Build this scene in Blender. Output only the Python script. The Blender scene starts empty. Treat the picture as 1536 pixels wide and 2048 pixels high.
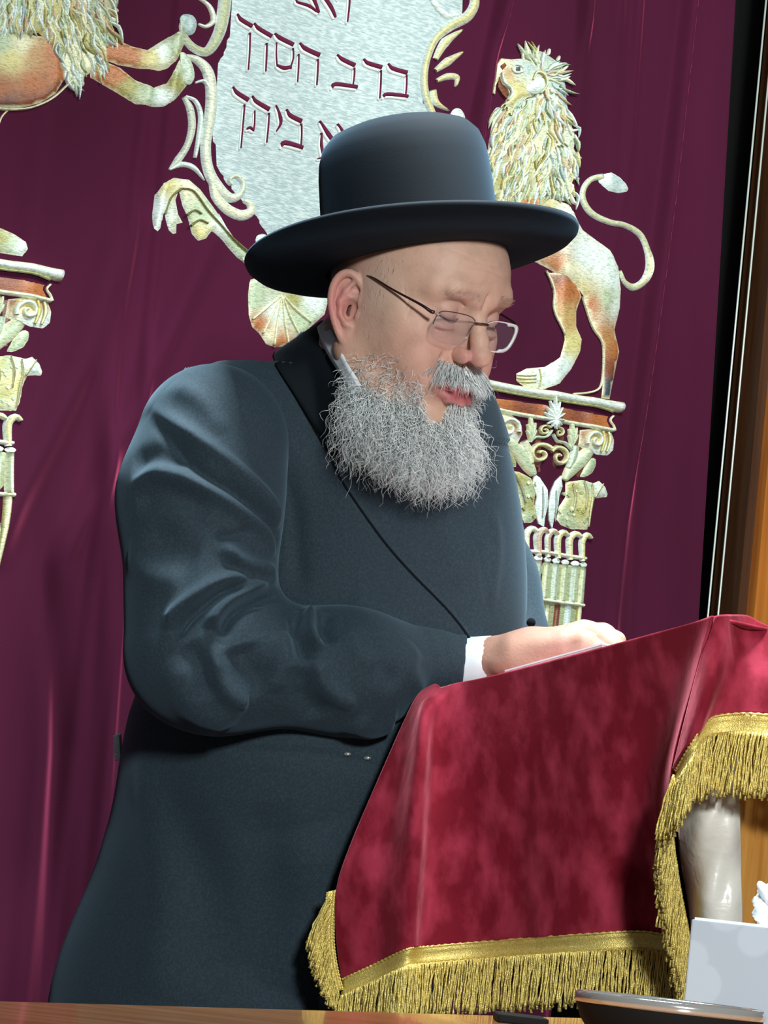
import bpy, math, random
import numpy as np
from mathutils import Vector, Matrix
from mathutils.geometry import delaunay_2d_cdt
from mathutils.bvhtree import BVHTree
random.seed(4); RNG = np.random.default_rng(7)
SC = bpy.context.scene
COL = SC.collection
# ------------------------------------------------------------------ camera
FPX = 5340.0
PITCH, ROLL = math.radians(8.7), math.radians(6.5)
CAM = np.array([0.0, 0.0, 0.82])
cp, sp = math.cos(PITCH), math.sin(PITCH)
Fv = np.array([0, cp, sp]); R0 = np.array([1.0, 0, 0]); U0 = np.cross(R0, Fv)
Rv = math.cos(ROLL)*R0 + math.sin(ROLL)*U0
Uv = -math.sin(ROLL)*R0 + math.cos(ROLL)*U0
cam = bpy.data.cameras.new('camera'); co = bpy.data.objects.new('camera', cam); COL.objects.link(co)
cam.sensor_fit = 'VERTICAL'; cam.sensor_height = 36.0; cam.sensor_width = 27.0; cam.lens = FPX/2048*36.0
cam.clip_start = 0.05; cam.clip_end = 60
M = Matrix(((Rv[0], Uv[0], -Fv[0], CAM[0]), (Rv[1], Uv[1], -Fv[1], CAM[1]), (Rv[2], Uv[2], -Fv[2], CAM[2]), (0, 0, 0, 1)))
co.matrix_world = M; SC.camera = co
SC.view_settings.view_transform = 'Standard'; SC.view_settings.look = 'None'
SC.view_settings.gamma = 1.0; SC.view_settings.use_curve_mapping = False
SC.view_settings.exposure = 0.55
def cf(px, py, d): return np.array([(px-768)/FPX*d, (1024-py)/FPX*d, d])        # pixel + depth -> camera frame metres
CB = np.stack([Rv, Uv, Fv])                                                      # rows = camera axes in world
def c2w(p): return np.asarray(p) @ CB + CAM
def w2c(p): return (np.asarray(p)-CAM) @ CB.T
def W(px, py, d): return c2w(cf(px, py, d))
# ------------------------------------------------------------------ world and lights
wd = bpy.data.worlds.new('world'); SC.world = wd; wd.use_nodes = True
wd.node_tree.nodes['Background'].inputs[0].default_value = (0.72, 0.88, 1.0, 1)
wd.node_tree.nodes['Background'].inputs[1].default_value = 0.05
def area(name, loc, target, size, power, color, sy=None):
    l = bpy.data.lights.new(name, 'AREA'); l.energy = power; l.size = size; l.color = color
    if sy: l.shape = 'RECTANGLE'; l.size_y = sy
    o = bpy.data.objects.new(name, l); COL.objects.link(o); o.location = loc
    o.rotation_euler = (Vector(target)-Vector(loc)).to_track_quat('-Z', 'Y').to_euler(); return o
area('hall_light', (0.72, -1.3, 1.95), (0.0, 3.0, 1.2), 0.40, 96, (0.93, 1.0, 0.99))
cl = area('ceiling_light', (0.12, 2.45, 2.6), (0.02, 2.62, 1.3), 0.5, 22, (0.86, 0.98, 1.0), 0.35); cl.data.spread = math.radians(95)
wl = area('ark_fill_light', (0.75, 2.75, 2.72), (0.45, 4.0, 1.25), 0.6, 9, (0.9, 1.0, 0.97), 0.3); wl.data.spread = math.radians(120)  # unseen fill lamp, added to brighten the ark wall and its embroidery
# ------------------------------------------------------------------ helpers
def lin(c):
    if isinstance(c, str): c = tuple(int(c[i:i+2], 16) for i in (0, 2, 4))
    return tuple(((x/255)/12.92 if x/255 <= 0.04045 else ((x/255+0.055)/1.055)**2.4) for x in c)
def props(o, label=None, cat=None, group=None, kind=None):
    if label: o['label'] = label
    if cat: o['category'] = cat
    if group: o['group'] = group
    if kind: o['kind'] = kind
    return o
def thing(name, label, cat, loc):
    o = bpy.data.objects.new(name, None); COL.objects.link(o); o.location = [float(x) for x in loc]
    o.empty_display_size = 0.05
    return props(o, label, cat)
def mesh(name, verts, faces, mat, parent=None, smooth=True, cols=None, kind=None, label=None):
    me = bpy.data.meshes.new(name)
    verts = np.asarray(verts, dtype=np.float64)
    me.from_pydata([tuple(v) for v in verts] if len(verts) < 3000 else verts.tolist(), [], faces if isinstance(faces, list) else faces.tolist())
    if cols is not None:
        a = me.color_attributes.new('Col', 'FLOAT_COLOR', 'POINT')
        c = np.ones((len(verts), 4), dtype=np.float32); c[:, :3] = np.asarray(cols)[:, :3]
        a.data.foreach_set('color', c.ravel())
    if smooth: me.polygons.foreach_set('use_smooth', [True]*len(me.polygons))
    me.materials.append(mat); me.update()
    o = bpy.data.objects.new(name, me); COL.objects.link(o)
    if parent is not None:
        o.parent = parent
        o.matrix_parent_inverse = abs_inv(parent)
    return props(o, label, None, None, kind)
def abs_inv(p):
    m = Matrix.Identity(4); q = p
    while q is not None:
        m = Matrix.Translation(q.location) @ m; q = q.parent
    return m.inverted() if p.parent is None else Matrix.Identity(4)
def catmull(P, n=8, closed=False):
    P = [np.asarray(p, float) for p in P]; out = []
    N = len(P)
    if N < 3: 
        return np.array([P[0]+(P[1]-P[0])*i/n for i in range(n+1)])
    seg = N if closed else N-1
    for i in range(seg):
        if closed: a, b, c, d = P[(i-1) % N], P[i], P[(i+1) % N], P[(i+2) % N]
        else: a, b, c, d = P[max(i-1, 0)], P[i], P[i+1], P[min(i+2, N-1)]
        for k in range(n):
            t = k/n
            out.append(0.5*((2*b)+(c-a)*t+(2*a-5*b+4*c-d)*t*t+(3*b-3*c+d-a)*t**3))
    if not closed: out.append(P[-1])
    return np.array(out)
def tube(P, r, n=6, caps=True):
    P = np.asarray(P, float); m = len(P); r = np.broadcast_to(np.asarray(r, float), (m,))
    T = np.gradient(P, axis=0); T /= np.linalg.norm(T, axis=1)[:, None]+1e-12
    up = np.array([0, 0, 1.0]) if abs(T[0][2]) < 0.9 else np.array([1.0, 0, 0])
    A = np.cross(T[0], up); A /= np.linalg.norm(A); V = []; 
    for i in range(m):
        A = A - T[i]*(A@T[i]); A /= np.linalg.norm(A)+1e-12; B = np.cross(T[i], A)
        for k in range(n):
            a = 2*math.pi*k/n; V.append(P[i]+r[i]*(A*math.cos(a)+B*math.sin(a)))
    Fc = [(i*n+k, i*n+(k+1) % n, (i+1)*n+(k+1) % n, (i+1)*n+k) for i in range(m-1) for k in range(n)]
    if caps: Fc += [tuple(range(n))[::-1], tuple((m-1)*n+k for k in range(n))]
    return V, Fc
class Acc:
    def __init__(s): s.v = []; s.f = []; s.c = []
    def add(s, V, Fc, c=None):
        b = len(s.v); s.v += list(V); s.f += [tuple(i+b for i in f) for f in Fc]
        if c is not None: s.c += ([c]*len(V) if not hasattr(c[0], '__len__') else list(c))
    def build(s, name, mat, parent=None, **k): return mesh(name, s.v, s.f, mat, parent, cols=(s.c or None), **k)
def boxm(c, ax, ay, az):
    c, ax, ay, az = map(lambda q: np.asarray(q, float), (c, ax, ay, az))
    V = [c+sx*ax+sy*ay+sz*az for sz in (-1, 1) for sy in (-1, 1) for sx in (-1, 1)]
    return V, [(0, 2, 3, 1), (4, 5, 7, 6), (0, 1, 5, 4), (2, 6, 7, 3), (0, 4, 6, 2), (1, 3, 7, 5)]
def bevel(o, w=0.002, s=2):
    m = o.modifiers.new('bevel', 'BEVEL'); m.width = w; m.segments = s; m.limit_method = 'ANGLE'; return o
# ------------------------------------------------------------------ materials
def mat(name, color=None, rough=0.8, sheen=0, sheen_tint=None, metal=0, attr=False, bump=None, noise=None, spec=0.5, trans=0, sss=0, sheen_r=0.3, coat=0):
    m = bpy.data.materials.new(name); m.use_nodes = True; nt = m.node_tree; b = nt.nodes['Principled BSDF']
    b.inputs['Roughness'].default_value = rough; b.inputs['Metallic'].default_value = metal
    b.inputs['Specular IOR Level'].default_value = spec
    b.inputs['Sheen Weight'].default_value = sheen; b.inputs['Sheen Roughness'].default_value = sheen_r
    b.inputs['Coat Weight'].default_value = coat
    if sheen_tint: b.inputs['Sheen Tint'].default_value = (*lin(sheen_tint), 1)
    if sss: 
        b.inputs['Subsurface Weight'].default_value = sss; b.inputs['Subsurface Radius'].default_value = (1, .35, .2); b.inputs['Subsurface Scale'].default_value = 0.004
    src = None
    if attr:
        a = nt.nodes.new('ShaderNodeVertexColor'); a.layer_name = 'Col'; src = a.outputs[0]
    elif color is not None:
        r = nt.nodes.new('ShaderNodeRGB'); r.outputs[0].default_value = (*lin(color), 1); src = r.outputs[0]
    tc = nt.nodes.new('ShaderNodeTexCoord')
    def nz(scale, detail, stretch):
        mp = nt.nodes.new('ShaderNodeMapping'); mp.inputs['Scale'].default_value = stretch
        nt.links.new(tc.outputs['Object'], mp.inputs[0])
        n = nt.nodes.new('ShaderNodeTexNoise'); n.inputs['Scale'].default_value = scale; n.inputs['Detail'].default_value = detail
        nt.links.new(mp.outputs[0], n.inputs['Vector']); return n
    if noise:                       # (scale, detail, stretch, colour2, low, high)
        n = nz(noise[0], noise[1], noise[2]); mr = nt.nodes.new('ShaderNodeMapRange')
        mr.inputs[1].default_value = noise[4]; mr.inputs[2].default_value = noise[5]
        nt.links.new(n.outputs[0], mr.inputs[0])
        mx = nt.nodes.new('ShaderNodeMix'); mx.data_type = 'RGBA'
        if noise[3] is None:
            mx.blend_type = 'MULTIPLY'; mx.inputs[7].default_value = (.62, .66, .6, 1)
        else: mx.inputs[7].default_value = (*lin(noise[3]), 1)
        nt.links.new(mr.outputs[0], mx.inputs[0]); nt.links.new(src, mx.inputs[6]); src = mx.outputs[2]
    if src: nt.links.new(src, b.inputs['Base Color'])
    if bump:                        # (scale, detail, stretch, strength, distance)
        n = nz(bump[0], bump[1], bump[2]); bp = nt.nodes.new('ShaderNodeBump')
        bp.inputs['Strength'].default_value = bump[3]; bp.inputs['Distance'].default_value = bump[4]
        nt.links.new(n.outputs[0], bp.inputs['Height']); nt.links.new(bp.outputs[0], b.inputs['Normal'])
    return m
S1 = (1, 1, 1)
M_curtain = mat('curtain_velvet', '3f1128', 0.9, .9, 'e8608c', spec=.12, noise=(3, 4, (1, 1, .3), '4e1632', .35, .7), bump=(600, 2, S1, .15, .001), sheen_r=.35)
M_thread = mat('embroidery_thread', None, 0.42, attr=True, spec=.6, metal=.12, noise=(160, 3, (1, 1, 3.2), None, .48, .66), bump=(320, 2, (1, 1, 2.5), .5, .0012))
M_lame = mat('silver_cloth', 'a9babb', 0.45, spec=.5, metal=.1, noise=(90, 3, (1, 1, 3.5), 'cfdcda', .4, .65), bump=(140, 3, (.6, .6, 5), .55, .0015))
M_maroon = mat('letter_maroon', '6a2440', .85, .2, spec=.1)
M_white = mat('white_thread', 'f4f8f2', .6, spec=.3, bump=(300, 2, S1, .3, .001))
M_suit = mat('suit_wool', '26323a', .82, .28, '8fafc4', spec=.22, bump=(700, 2, S1, .12, .0006), noise=(420, 2, S1, '303d47', .4, .7), sheen_r=.5)
M_suitd = mat('suit_collar_wool', '10171d', .85, .2, '5f7888', spec=.15, bump=(700, 2, S1, .12, .0006))
M_hat = mat('hat_felt', '080b10', .85, .28, '60809a', spec=.15, bump=(500, 3, S1, .15, .0005), sheen_r=.5)
M_band = mat('hat_ribbon', '10151b', .6, .2, '7090a8', spec=.3, bump=(200, 2, (1, 1, 8), .2, .0004))
M_skin = mat('skin', None, .52, attr=True, spec=.38, sss=.25, bump=(360, 5, S1, .45, .0009), noise=(60, 5, S1, None, .48, 1.15))
M_hair = mat('beard_hair', None, .38, attr=True, spec=.4)
M_shirt = mat('shirt_cotton', 'e6edf2', .7, spec=.25, bump=(500, 2, S1, .1, .0004))
M_eye = mat('eyeball', 'cfc6c0', .15, spec=.6); M_iris = mat('iris', '2c241f', .1, spec=.7)
M_dark = mat('dark_rim', '2b1316', .3, spec=.5); M_bridge = mat('rim_metal', '5a4a46', .3, metal=.7)
M_velvet = mat('crimson_velvet', '7a1527', .85, .75, 'ff90a0', spec=.15, noise=(38, 6, (1, 1, .6), 'a8344a', .42, .68), bump=(60, 5, (1, 1, .6), .3, .004), sheen_r=.35)
M_gold = mat('gold_thread', 'dcc064', .38, metal=.45, spec=.6, noise=(700, 2, S1, 'efe08e', .45, .65), bump=(900, 2, S1, .8, .001))
M_satin = mat('white_satin', 'ded8cf', .32, spec=.5, sheen=.3, bump=(22, 4, (1, 1, 1.5), .5, .006))
M_pinkw = mat('lining_edge', 'f0d4d2', .6)
M_oak = mat('oak_wood', 'b4752f', .42, noise=(9, 6, (14, 14, .7), 'd29a50', .35, .7), bump=(30, 4, (8, 8, .5), .15, .001))
M_table = mat('table_wood', 'b5703a', .16, noise=(5, 5, (1.2, 12, 6), 'd1935a', .35, .7), spec=.5, coat=.4)
M_darkwood = mat('dark_wood', '0f0705', .5, noise=(10, 5, (10, 10, .6), '180c07', .4, .7))
M_black = mat('black_void_wood', '060504', .7)
M_orange = mat('orange_wood', 'a35a1c', .4, noise=(6, 5, (16, 16, .6), 'c8792e', .35, .7)); M_brown = mat('brown_wood', '3d2110', .45, noise=(8, 5, (14, 14, .6), '4c2d16', .35, .7))
M_steel = mat('steel_strip', 'dfe6de', .3, metal=.3)
M_dish = mat('dish_black', '100e0d', .8, spec=.2); M_rim = mat('dish_rim', 'd8d6d2', .12, metal=.75)
M_paper = mat('paper', 'e9eef2', .7); M_tissue = mat('tissue', 'eef5fb', .8)
M_floor = mat('floor_carpet', '2a1a18', .9, noise=(30, 4, S1, '341f1c', .4, .6)); M_wall = mat('wall_panel', '23140d', .6, noise=(8, 4, (10, 10, .6), '2c1a10', .4, .7))
def glassmat():
    m = bpy.data.materials.new('lens_glass'); m.use_nodes = True; nt = m.node_tree; nt.nodes.clear()
    o = nt.nodes.new('ShaderNodeOutputMaterial'); t = nt.nodes.new('ShaderNodeBsdfTransparent'); g = nt.nodes.new('ShaderNodeBsdfGlossy')
    d = nt.nodes.new('ShaderNodeBsdfDiffuse'); d.inputs[0].default_value = (.75, .78, .85, 1)
    g.inputs['Roughness'].default_value = .12; t.inputs[0].default_value = (.93, .94, .96, 1)
    a = nt.nodes.new('ShaderNodeMixShader'); a.inputs[0].default_value = .05; b = nt.nodes.new('ShaderNodeMixShader'); b.inputs[0].default_value = .04
    nt.links.new(t.outputs[0], a.inputs[1]); nt.links.new(g.outputs[0], a.inputs[2]); nt.links.new(a.outputs[0], b.inputs[1]); nt.links.new(d.outputs[0], b.inputs[2]); nt.links.new(b.outputs[0], o.inputs[0]); return m
M_lens = glassmat()
M_lensedge = mat('lens_edge', 'dfe6e2', .2, spec=.6)
def boxmat():
    m = bpy.data.materials.new('tissue_box_card'); m.use_nodes = True; nt = m.node_tree; b = nt.nodes['Principled BSDF']; b.inputs['Roughness'].default_value = .6
    tc = nt.nodes.new('ShaderNodeTexCoord'); v = nt.nodes.new('ShaderNodeTexVoronoi'); v.inputs['Scale'].default_value = 30
    mr = nt.nodes.new('ShaderNodeMapRange'); mr.inputs[1].default_value = .4; mr.inputs[2].default_value = .46
    mx = nt.nodes.new('ShaderNodeMix'); mx.data_type = 'RGBA'; mx.inputs[6].default_value = (*lin('a3aebb'), 1); mx.inputs[7].default_value = (*lin('99a4b1'), 1)
    nt.links.new(tc.outputs['Object'], v.inputs['Vector']); nt.links.new(v.outputs['Distance'], mr.inputs[0]); nt.links.new(mr.outputs[0], mx.inputs[0]); nt.links.new(mx.outputs[2], b.inputs['Base Color']); return m
M_box = boxmat()
# ------------------------------------------------------------------ SDF sculpting (surface nets)
class Field:
    def __init__(s, lo, hi, h):
        s.lo = np.array(lo, float); s.h = h; n = np.ceil((np.array(hi)-s.lo)/h).astype(int)+1
        s.ax = [(s.lo[i]+np.arange(n[i])*h).astype(np.float32) for i in range(3)]; s.F = np.full(n, 1.0, np.float32)
    def box(s, lo, hi):
        sl = []
        for i in range(3):
            a = max(0, int((lo[i]-s.lo[i])/s.h)); b = min(len(s.ax[i]), int((hi[i]-s.lo[i])/s.h)+2)
            if b <= a: return None
            sl.append(slice(a, b))
        X, Y, Z = [s.ax[i][sl[i]].reshape([-1 if j == i else 1 for j in range(3)]) for i in range(3)]
        return tuple(sl), X, Y, Z
    def op(s, sl, d, k, sub=False):
        a = s.F[sl]
        if sub:
            b = -d
            if k > 0: hh = np.clip(.5-.5*(b-a)/k, 0, 1); s.F[sl] = b*(1-hh)+a*hh+k*hh*(1-hh)
            else: s.F[sl] = np.maximum(a, b)
            return
        if k > 0: hh = np.clip(.5+.5*(d-a)/k, 0, 1); s.F[sl] = d*(1-hh)+a*hh-k*hh*(1-hh)
        else: s.F[sl] = np.minimum(a, d)
    def ell(s, c, r, k=.01, sub=False, rot=None):
        c = np.array(c, float); r = np.array(r, float); m = (r.max() if rot is not None else r)+k+2*s.h
        q = s.box(c-m, c+m)
        if q is None: return
        sl, X, Y, Z = q; x, y, z = X-c[0], Y-c[1], Z-c[2]
        if rot is not None:
            rr = np.asarray(rot, float); x, y, z = [rr[i][0]*x+rr[i][1]*y+rr[i][2]*z for i in range(3)]
        k0 = np.sqrt((x/r[0])**2+(y/r[1])**2+(z/r[2])**2); k1 = np.sqrt((x/r[0]**2)**2+(y/r[1]**2)**2+(z/r[2]**2)**2)+1e-9
        s.op(sl, (k0*(k0-1)/k1).astype(np.float32), k, sub)
    def cone(s, a, ra, b, rb, k=.01, sub=False):
        a = np.array(a, float); b = np.array(b, float); m = max(ra, rb)+k+2*s.h
        q = s.box(np.minimum(a, b)-m, np.maximum(a, b)+m)
        if q is None: return
        sl, X, Y, Z = q; ab = b-a; L = ab@ab+1e-12
        t = np.clip(((X-a[0])*ab[0]+(Y-a[1])*ab[1]+(Z-a[2])*ab[2])/L, 0, 1)
        d = np.sqrt((X-a[0]-t*ab[0])**2+(Y-a[1]-t*ab[1])**2+(Z-a[2]-t*ab[2])**2)-(ra+(rb-ra)*t)
        s.op(sl, d.astype(np.float32), k, sub)
    def chain(s, pts, rs, k=.004, sub=False):
        for i in range(len(pts)-1): s.cone(pts[i], rs[i], pts[i+1], rs[i+1], k, sub)
    def mesh(s):
        F = s.F; S = F < 0; nx, ny, nz = [n-1 for n in F.shape]
        cnt = np.zeros((nx, ny, nz), np.int8); offs = [(i, j, k) for i in (0, 1) for j in (0, 1) for k in (0, 1)]
        for i, j, k in offs: cnt += S[i:i+nx, j:j+ny, k:k+nz]
        act = np.argwhere((cnt > 0) & (cnt < 8)); idx = np.full((nx, ny, nz), -1, np.int32)
        idx[act[:, 0], act[:, 1], act[:, 2]] = np.arange(len(act))
        P = np.zeros((len(act), 3)); N = np.zeros(len(act))
        val = {o: F[act[:, 0]+o[0], act[:, 1]+o[1], act[:, 2]+o[2]].astype(float) for o in offs}
        for o in offs:
            for ax in range(3):
                if o[ax]: continue
                o2 = tuple(o[q]+(q == ax) for q in range(3)); a, b = val[o], val[o2]; m = (a < 0) != (b < 0)
                t = a[m]/(a[m]-b[m]); p = np.tile(np.array(o, float), (m.sum(), 1)); p[:, ax] += t; P[m] += p; N[m] += 1
        P = (P/N[:, None]+act)*s.h+s.lo; Q = []
        for ax in range(3):
            A, B = [a for a in range(3) if a != ax]
            sh = list(F.shape); sl0 = [slice(1, -1)]*3; sl1 = [slice(1, -1)]*3
            sl0[ax] = slice(0, sh[ax]-1); sl1[ax] = slice(1, sh[ax])
            a, b = S[tuple(sl0)], S[tuple(sl1)]; e = np.argwhere(a != b); inv = a[e[:, 0], e[:, 1], e[:, 2]]
            e[:, A] += 1; e[:, B] += 1
            def g(da, db):
                q = e.copy(); q[:, A] -= da; q[:, B] -= db; return idx[q[:, 0], q[:, 1], q[:, 2]]
            q = np.stack([g(1, 1), g(0, 1), g(0, 0), g(1, 0)], 1)
            flip = inv if ax != 1 else ~inv
            q[~flip] = q[~flip][:, ::-1]; Q.append(q)
        Q = np.concatenate(Q); Q = Q[(Q >= 0).all(1)]
        return P, Q
def normals(P, Q):
    n = np.cross(P[Q[:, 2]]-P[Q[:, 0]], P[Q[:, 3]]-P[Q[:, 1]]); N = np.zeros_like(P)
    for k in range(4): np.add.at(N, Q[:, k], n)
    return N/(np.linalg.norm(N, axis=1)[:, None]+1e-12)
def relax(P, Q, it=2, lam=.5):
    for _ in range(it):
        A = np.zeros_like(P); c = np.zeros(len(P))
        for k in range(4):
            np.add.at(A, Q[:, k], P[Q[:, (k+1) % 4]]); np.add.at(A, Q[:, (k+1) % 4], P[Q[:, k]])
            np.add.at(c, Q[:, k], 1); np.add.at(c, Q[:, (k+1) % 4], 1)
        P = P+lam*(A/np.maximum(c, 1)[:, None]-P)
    return P
def segdist(P, poly, par=False):
    best = np.full(len(P), 9.0); bt = np.zeros(len(P)); n = len(poly)-1
    for i in range(len(poly)-1):
        a, b = poly[i], poly[i+1]; ab = b-a
        t = np.clip((P-a)@ab/(ab@ab+1e-12), 0, 1); d = np.linalg.norm(P-a-t[:, None]*ab, axis=1); m = d < best
        best[m] = d[m]; bt[m] = (i+t[m])/n
    return (best, bt) if par else best
def relax_line(L):
    L = np.array(L)
    for _ in range(3): L[1:-1] = (L[:-2]+L[1:-1]*2+L[2:])/4
    return L
def bvh_of(P, Q): return BVHTree.FromPolygons(P.tolist(), Q.tolist())
def hit(bv, px, py, dflt=None):          # first surface point on the modelling ray, camera frame
    d = Vector(cf(px, py, 1.0)).normalized(); h = bv.ray_cast(Vector((0, 0, 0)), d)
    return np.array(h[0]) if h[0] is not None else (cf(px, py, dflt) if dflt else None)
def fold_disp(P, N, bv, folds):
    out = np.zeros(len(P))
    for pts, w, A in folds:
        poly = [hit(bv, x, y) for x, y in catmull(pts, 4)]; poly = [p for p in poly if p is not None]
        if len(poly) < 2: continue
        lo = np.min(poly, 0)-3*w; hi = np.max(poly, 0)+3*w; m = ((P > lo) & (P < hi)).all(1)
        L = np.array(poly); d, t = segdist(P[m], L, True)
        out[m] += A*np.exp(-(d/w)**2)*np.clip(np.minimum(t, 1-t)*5, 0.05, 1)
    return P+N*out[:, None]
# ------------------------------------------------------------------ the hall
PSI = math.radians(29.5); UD = np.array([math.cos(PSI), math.sin(PSI), 0]); ND = np.array([math.sin(PSI), -math.cos(PSI), 0])  # along the ark wall / towards the hall
P0 = np.array([0, 3.8, 0.0])
def wall_uz(px, py, off=0.0):
    d = Fv+Rv*(px-768)/FPX+Uv*(1024-py)/FPX; o = P0+ND*off
    t = ((o-CAM)@ND)/(d@ND); p = CAM+d*t; return (p-P0)@UD, p[2]
def wall_pt(u, z, off=0.0): return P0+UD*u+np.array([0, 0, z])+ND*off
def wbox(name, u0, u1, z0, z1, o0, o1, m, parent=None, **k):
    c = wall_pt((u0+u1)/2, (z0+z1)/2, (o0+o1)/2)
    V, Fc = boxm(c, UD*(u1-u0)/2, ND*(o1-o0)/2, (0, 0, (z1-z0)/2)); return mesh(name, V, Fc, m, parent, smooth=False, **k)
o = mesh('floor', *boxm((0, 1, -.05), (4.2, 0, 0), (0, 5.5, 0), (0, 0, .05)), M_floor, smooth=False); props(o, kind='structure')
o = wbox('wall_back', -2.6, 2.8, 0, 3.0, -.62, -.5, M_wall); props(o, kind='structure')
# ark woodwork and rails right of the curtain
uE, _ = wall_uz(1430, 600)
ark = thing('ark_cabinet', 'dark wooden ark frame with orange oak pilaster and thin pale rails right of the curtain', 'cabinet', wall_pt(uE+.2, 0))
wbox('back_panel', uE-.30, uE+.6, 0, 2.7, -.34, -.30, M_black, ark)
wbox('jamb', uE-.05, wall_uz(1462, 600)[0]+.02, 0, 2.7, -.2, -.12, M_darkwood, ark)
def line_u(a, b, off):
    return (wall_uz(*a, off)[0]+wall_uz(*b, off)[0])/2
for a, b in (((1530, 0), (1419, 1223)), ((1536, 141), (1440, 1220))):
    u = line_u(a, b, -.08); V, Fc = tube([wall_pt(u, 0.0, -.08), wall_pt(u, 1.3, -.08), wall_pt(u, 2.7, -.08)], .0017, 8)
    mesh('metal_rail', V, Fc, M_steel, ark, label='thin pale metal rail')
u1 = line_u((1536, 535), (1479, 1217), -.05); u2 = line_u((1563, 535), (1503, 1217), -.04)
wbox('oak_moulding', u1, u2, 0, 2.7, -.12, -.05, M_brown, ark, label='brown moulding strip')
wbox('oak_pilaster', u2, u2+.35, 0, 2.7, -.12, -.03, M_orange, ark, label='orange oak pilaster')
# ------------------------------------------------------------------ curtain with velvet folds
RIDG = [([(1018, -60), (950, 250), (900, 520)], 11, .03), ([(1172, -60), (1140, 420), (1085, 1000)], 11, .022), ([(1232, -60), (1212, 420), (1150, 1240)], 16, .012),
        ([(1276, -60), (1250, 330), (1190, 700)], 9, .010), ([(1386, -60), (1330, 400), (1242, 1045), (1222, 1260), (1205, 1600)], 11, .03), ([(1410, -60), (1372, 400), (1290, 1045), (1250, 1600)], 40, -.014),
        ([(1472, -60), (1425, 700), (1392, 1260), (1360, 1700)], 14, .006),
        ([(250, 440), (151, 743), (45, 955), (-60, 1150)], 38, .022), ([(420, 470), (352, 620), (250, 850), (120, 1120)], 26, .014), ([(95, 150), (60, 470), (20, 900)], 30, .008),
        ([(205, 700), (215, 1300), (205, 1700)], 22, .012), ([(90, 1100), (120, 1500), (110, 2000)], 30, -.02), ([(300, 130), (262, 420), (240, 600)], 12, .006), ([(360, -20), (330, 300)], 10, .006)]
def fold(px, py):
    px = np.asarray(px, float); py = np.asarray(py, float); h = np.zeros(np.broadcast(px, py).shape)
    for pts, w, A in RIDG:
        p = np.array(pts, float); x = np.interp(py, p[:, 1], p[:, 0]); x = np.where(py > p[-1, 1], x-(py-p[-1, 1])*.1, x)
        e = 1/(1+np.exp(-(py-p[0, 1])/40))
        if p[0, 1] < 0: e = 1
        h = h+A*np.exp(-((px-x)/w)**2)*e
    g = lambda v, a, b, s: 1/(1+np.exp(-(v-a)/s))*1/(1+np.exp((v-b)/s))
    h = h*(1-.8*g(px, 975, 1262, 9)*g(py, 80, 1300, 20))            # the embroidered part is stiffer and hangs flatter
    return h+.003*np.sin(px/61.0+py/700)
def proj(P):
    c = w2c(P); return c[..., 0]/c[..., 2]*FPX+768, 1024-c[..., 1]/c[..., 2]*FPX
EDGE = np.array([(1476, -160), (1468, 0), (1425, 700), (1392, 1240), (1345, 2048), (1270, 3300)], float)
zs = np.linspace(.06, 2.6, 300); us0 = -1.35; V = []; nu = 800
for z in zs:
    lo, hi = 0.2, 1.2
    for _ in range(22):
        mid = (lo+hi)/2; px, py = proj(wall_pt(mid, z))
        if px > np.interp(py, EDGE[:, 1], EDGE[:, 0]): hi = mid
        else: lo = mid
    U = np.linspace(us0, lo, nu); P = P0+U[:, None]*UD+np.array([0, 0, z]); px, py = proj(P)
    V.append(P+ND*fold(px, py)[:, None])
V = np.concatenate(V); nz = len(zs)
ii, jj = np.meshgrid(np.arange(nz-1), np.arange(nu-1), indexing='ij'); a = (ii*nu+jj).ravel()
CF = np.stack([a, a+1, a+nu+1, a+nu], 1)
curt = thing('ark_curtain', 'maroon velvet ark curtain with silver and gold embroidered shield, lions and columns behind the man', 'curtain', wall_pt(-.3, .06))
o = mesh('velvet_panel', V, CF, M_curtain, curt); m = o.modifiers.new('s', 'SOLIDIFY'); m.thickness = .003; m.offset = 1
V, Fc = tube([wall_pt(-1.4, 2.62), wall_pt(uE, 2.62)], .014, 12); mesh('curtain_rod', V, Fc, M_darkwood, curt)
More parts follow.
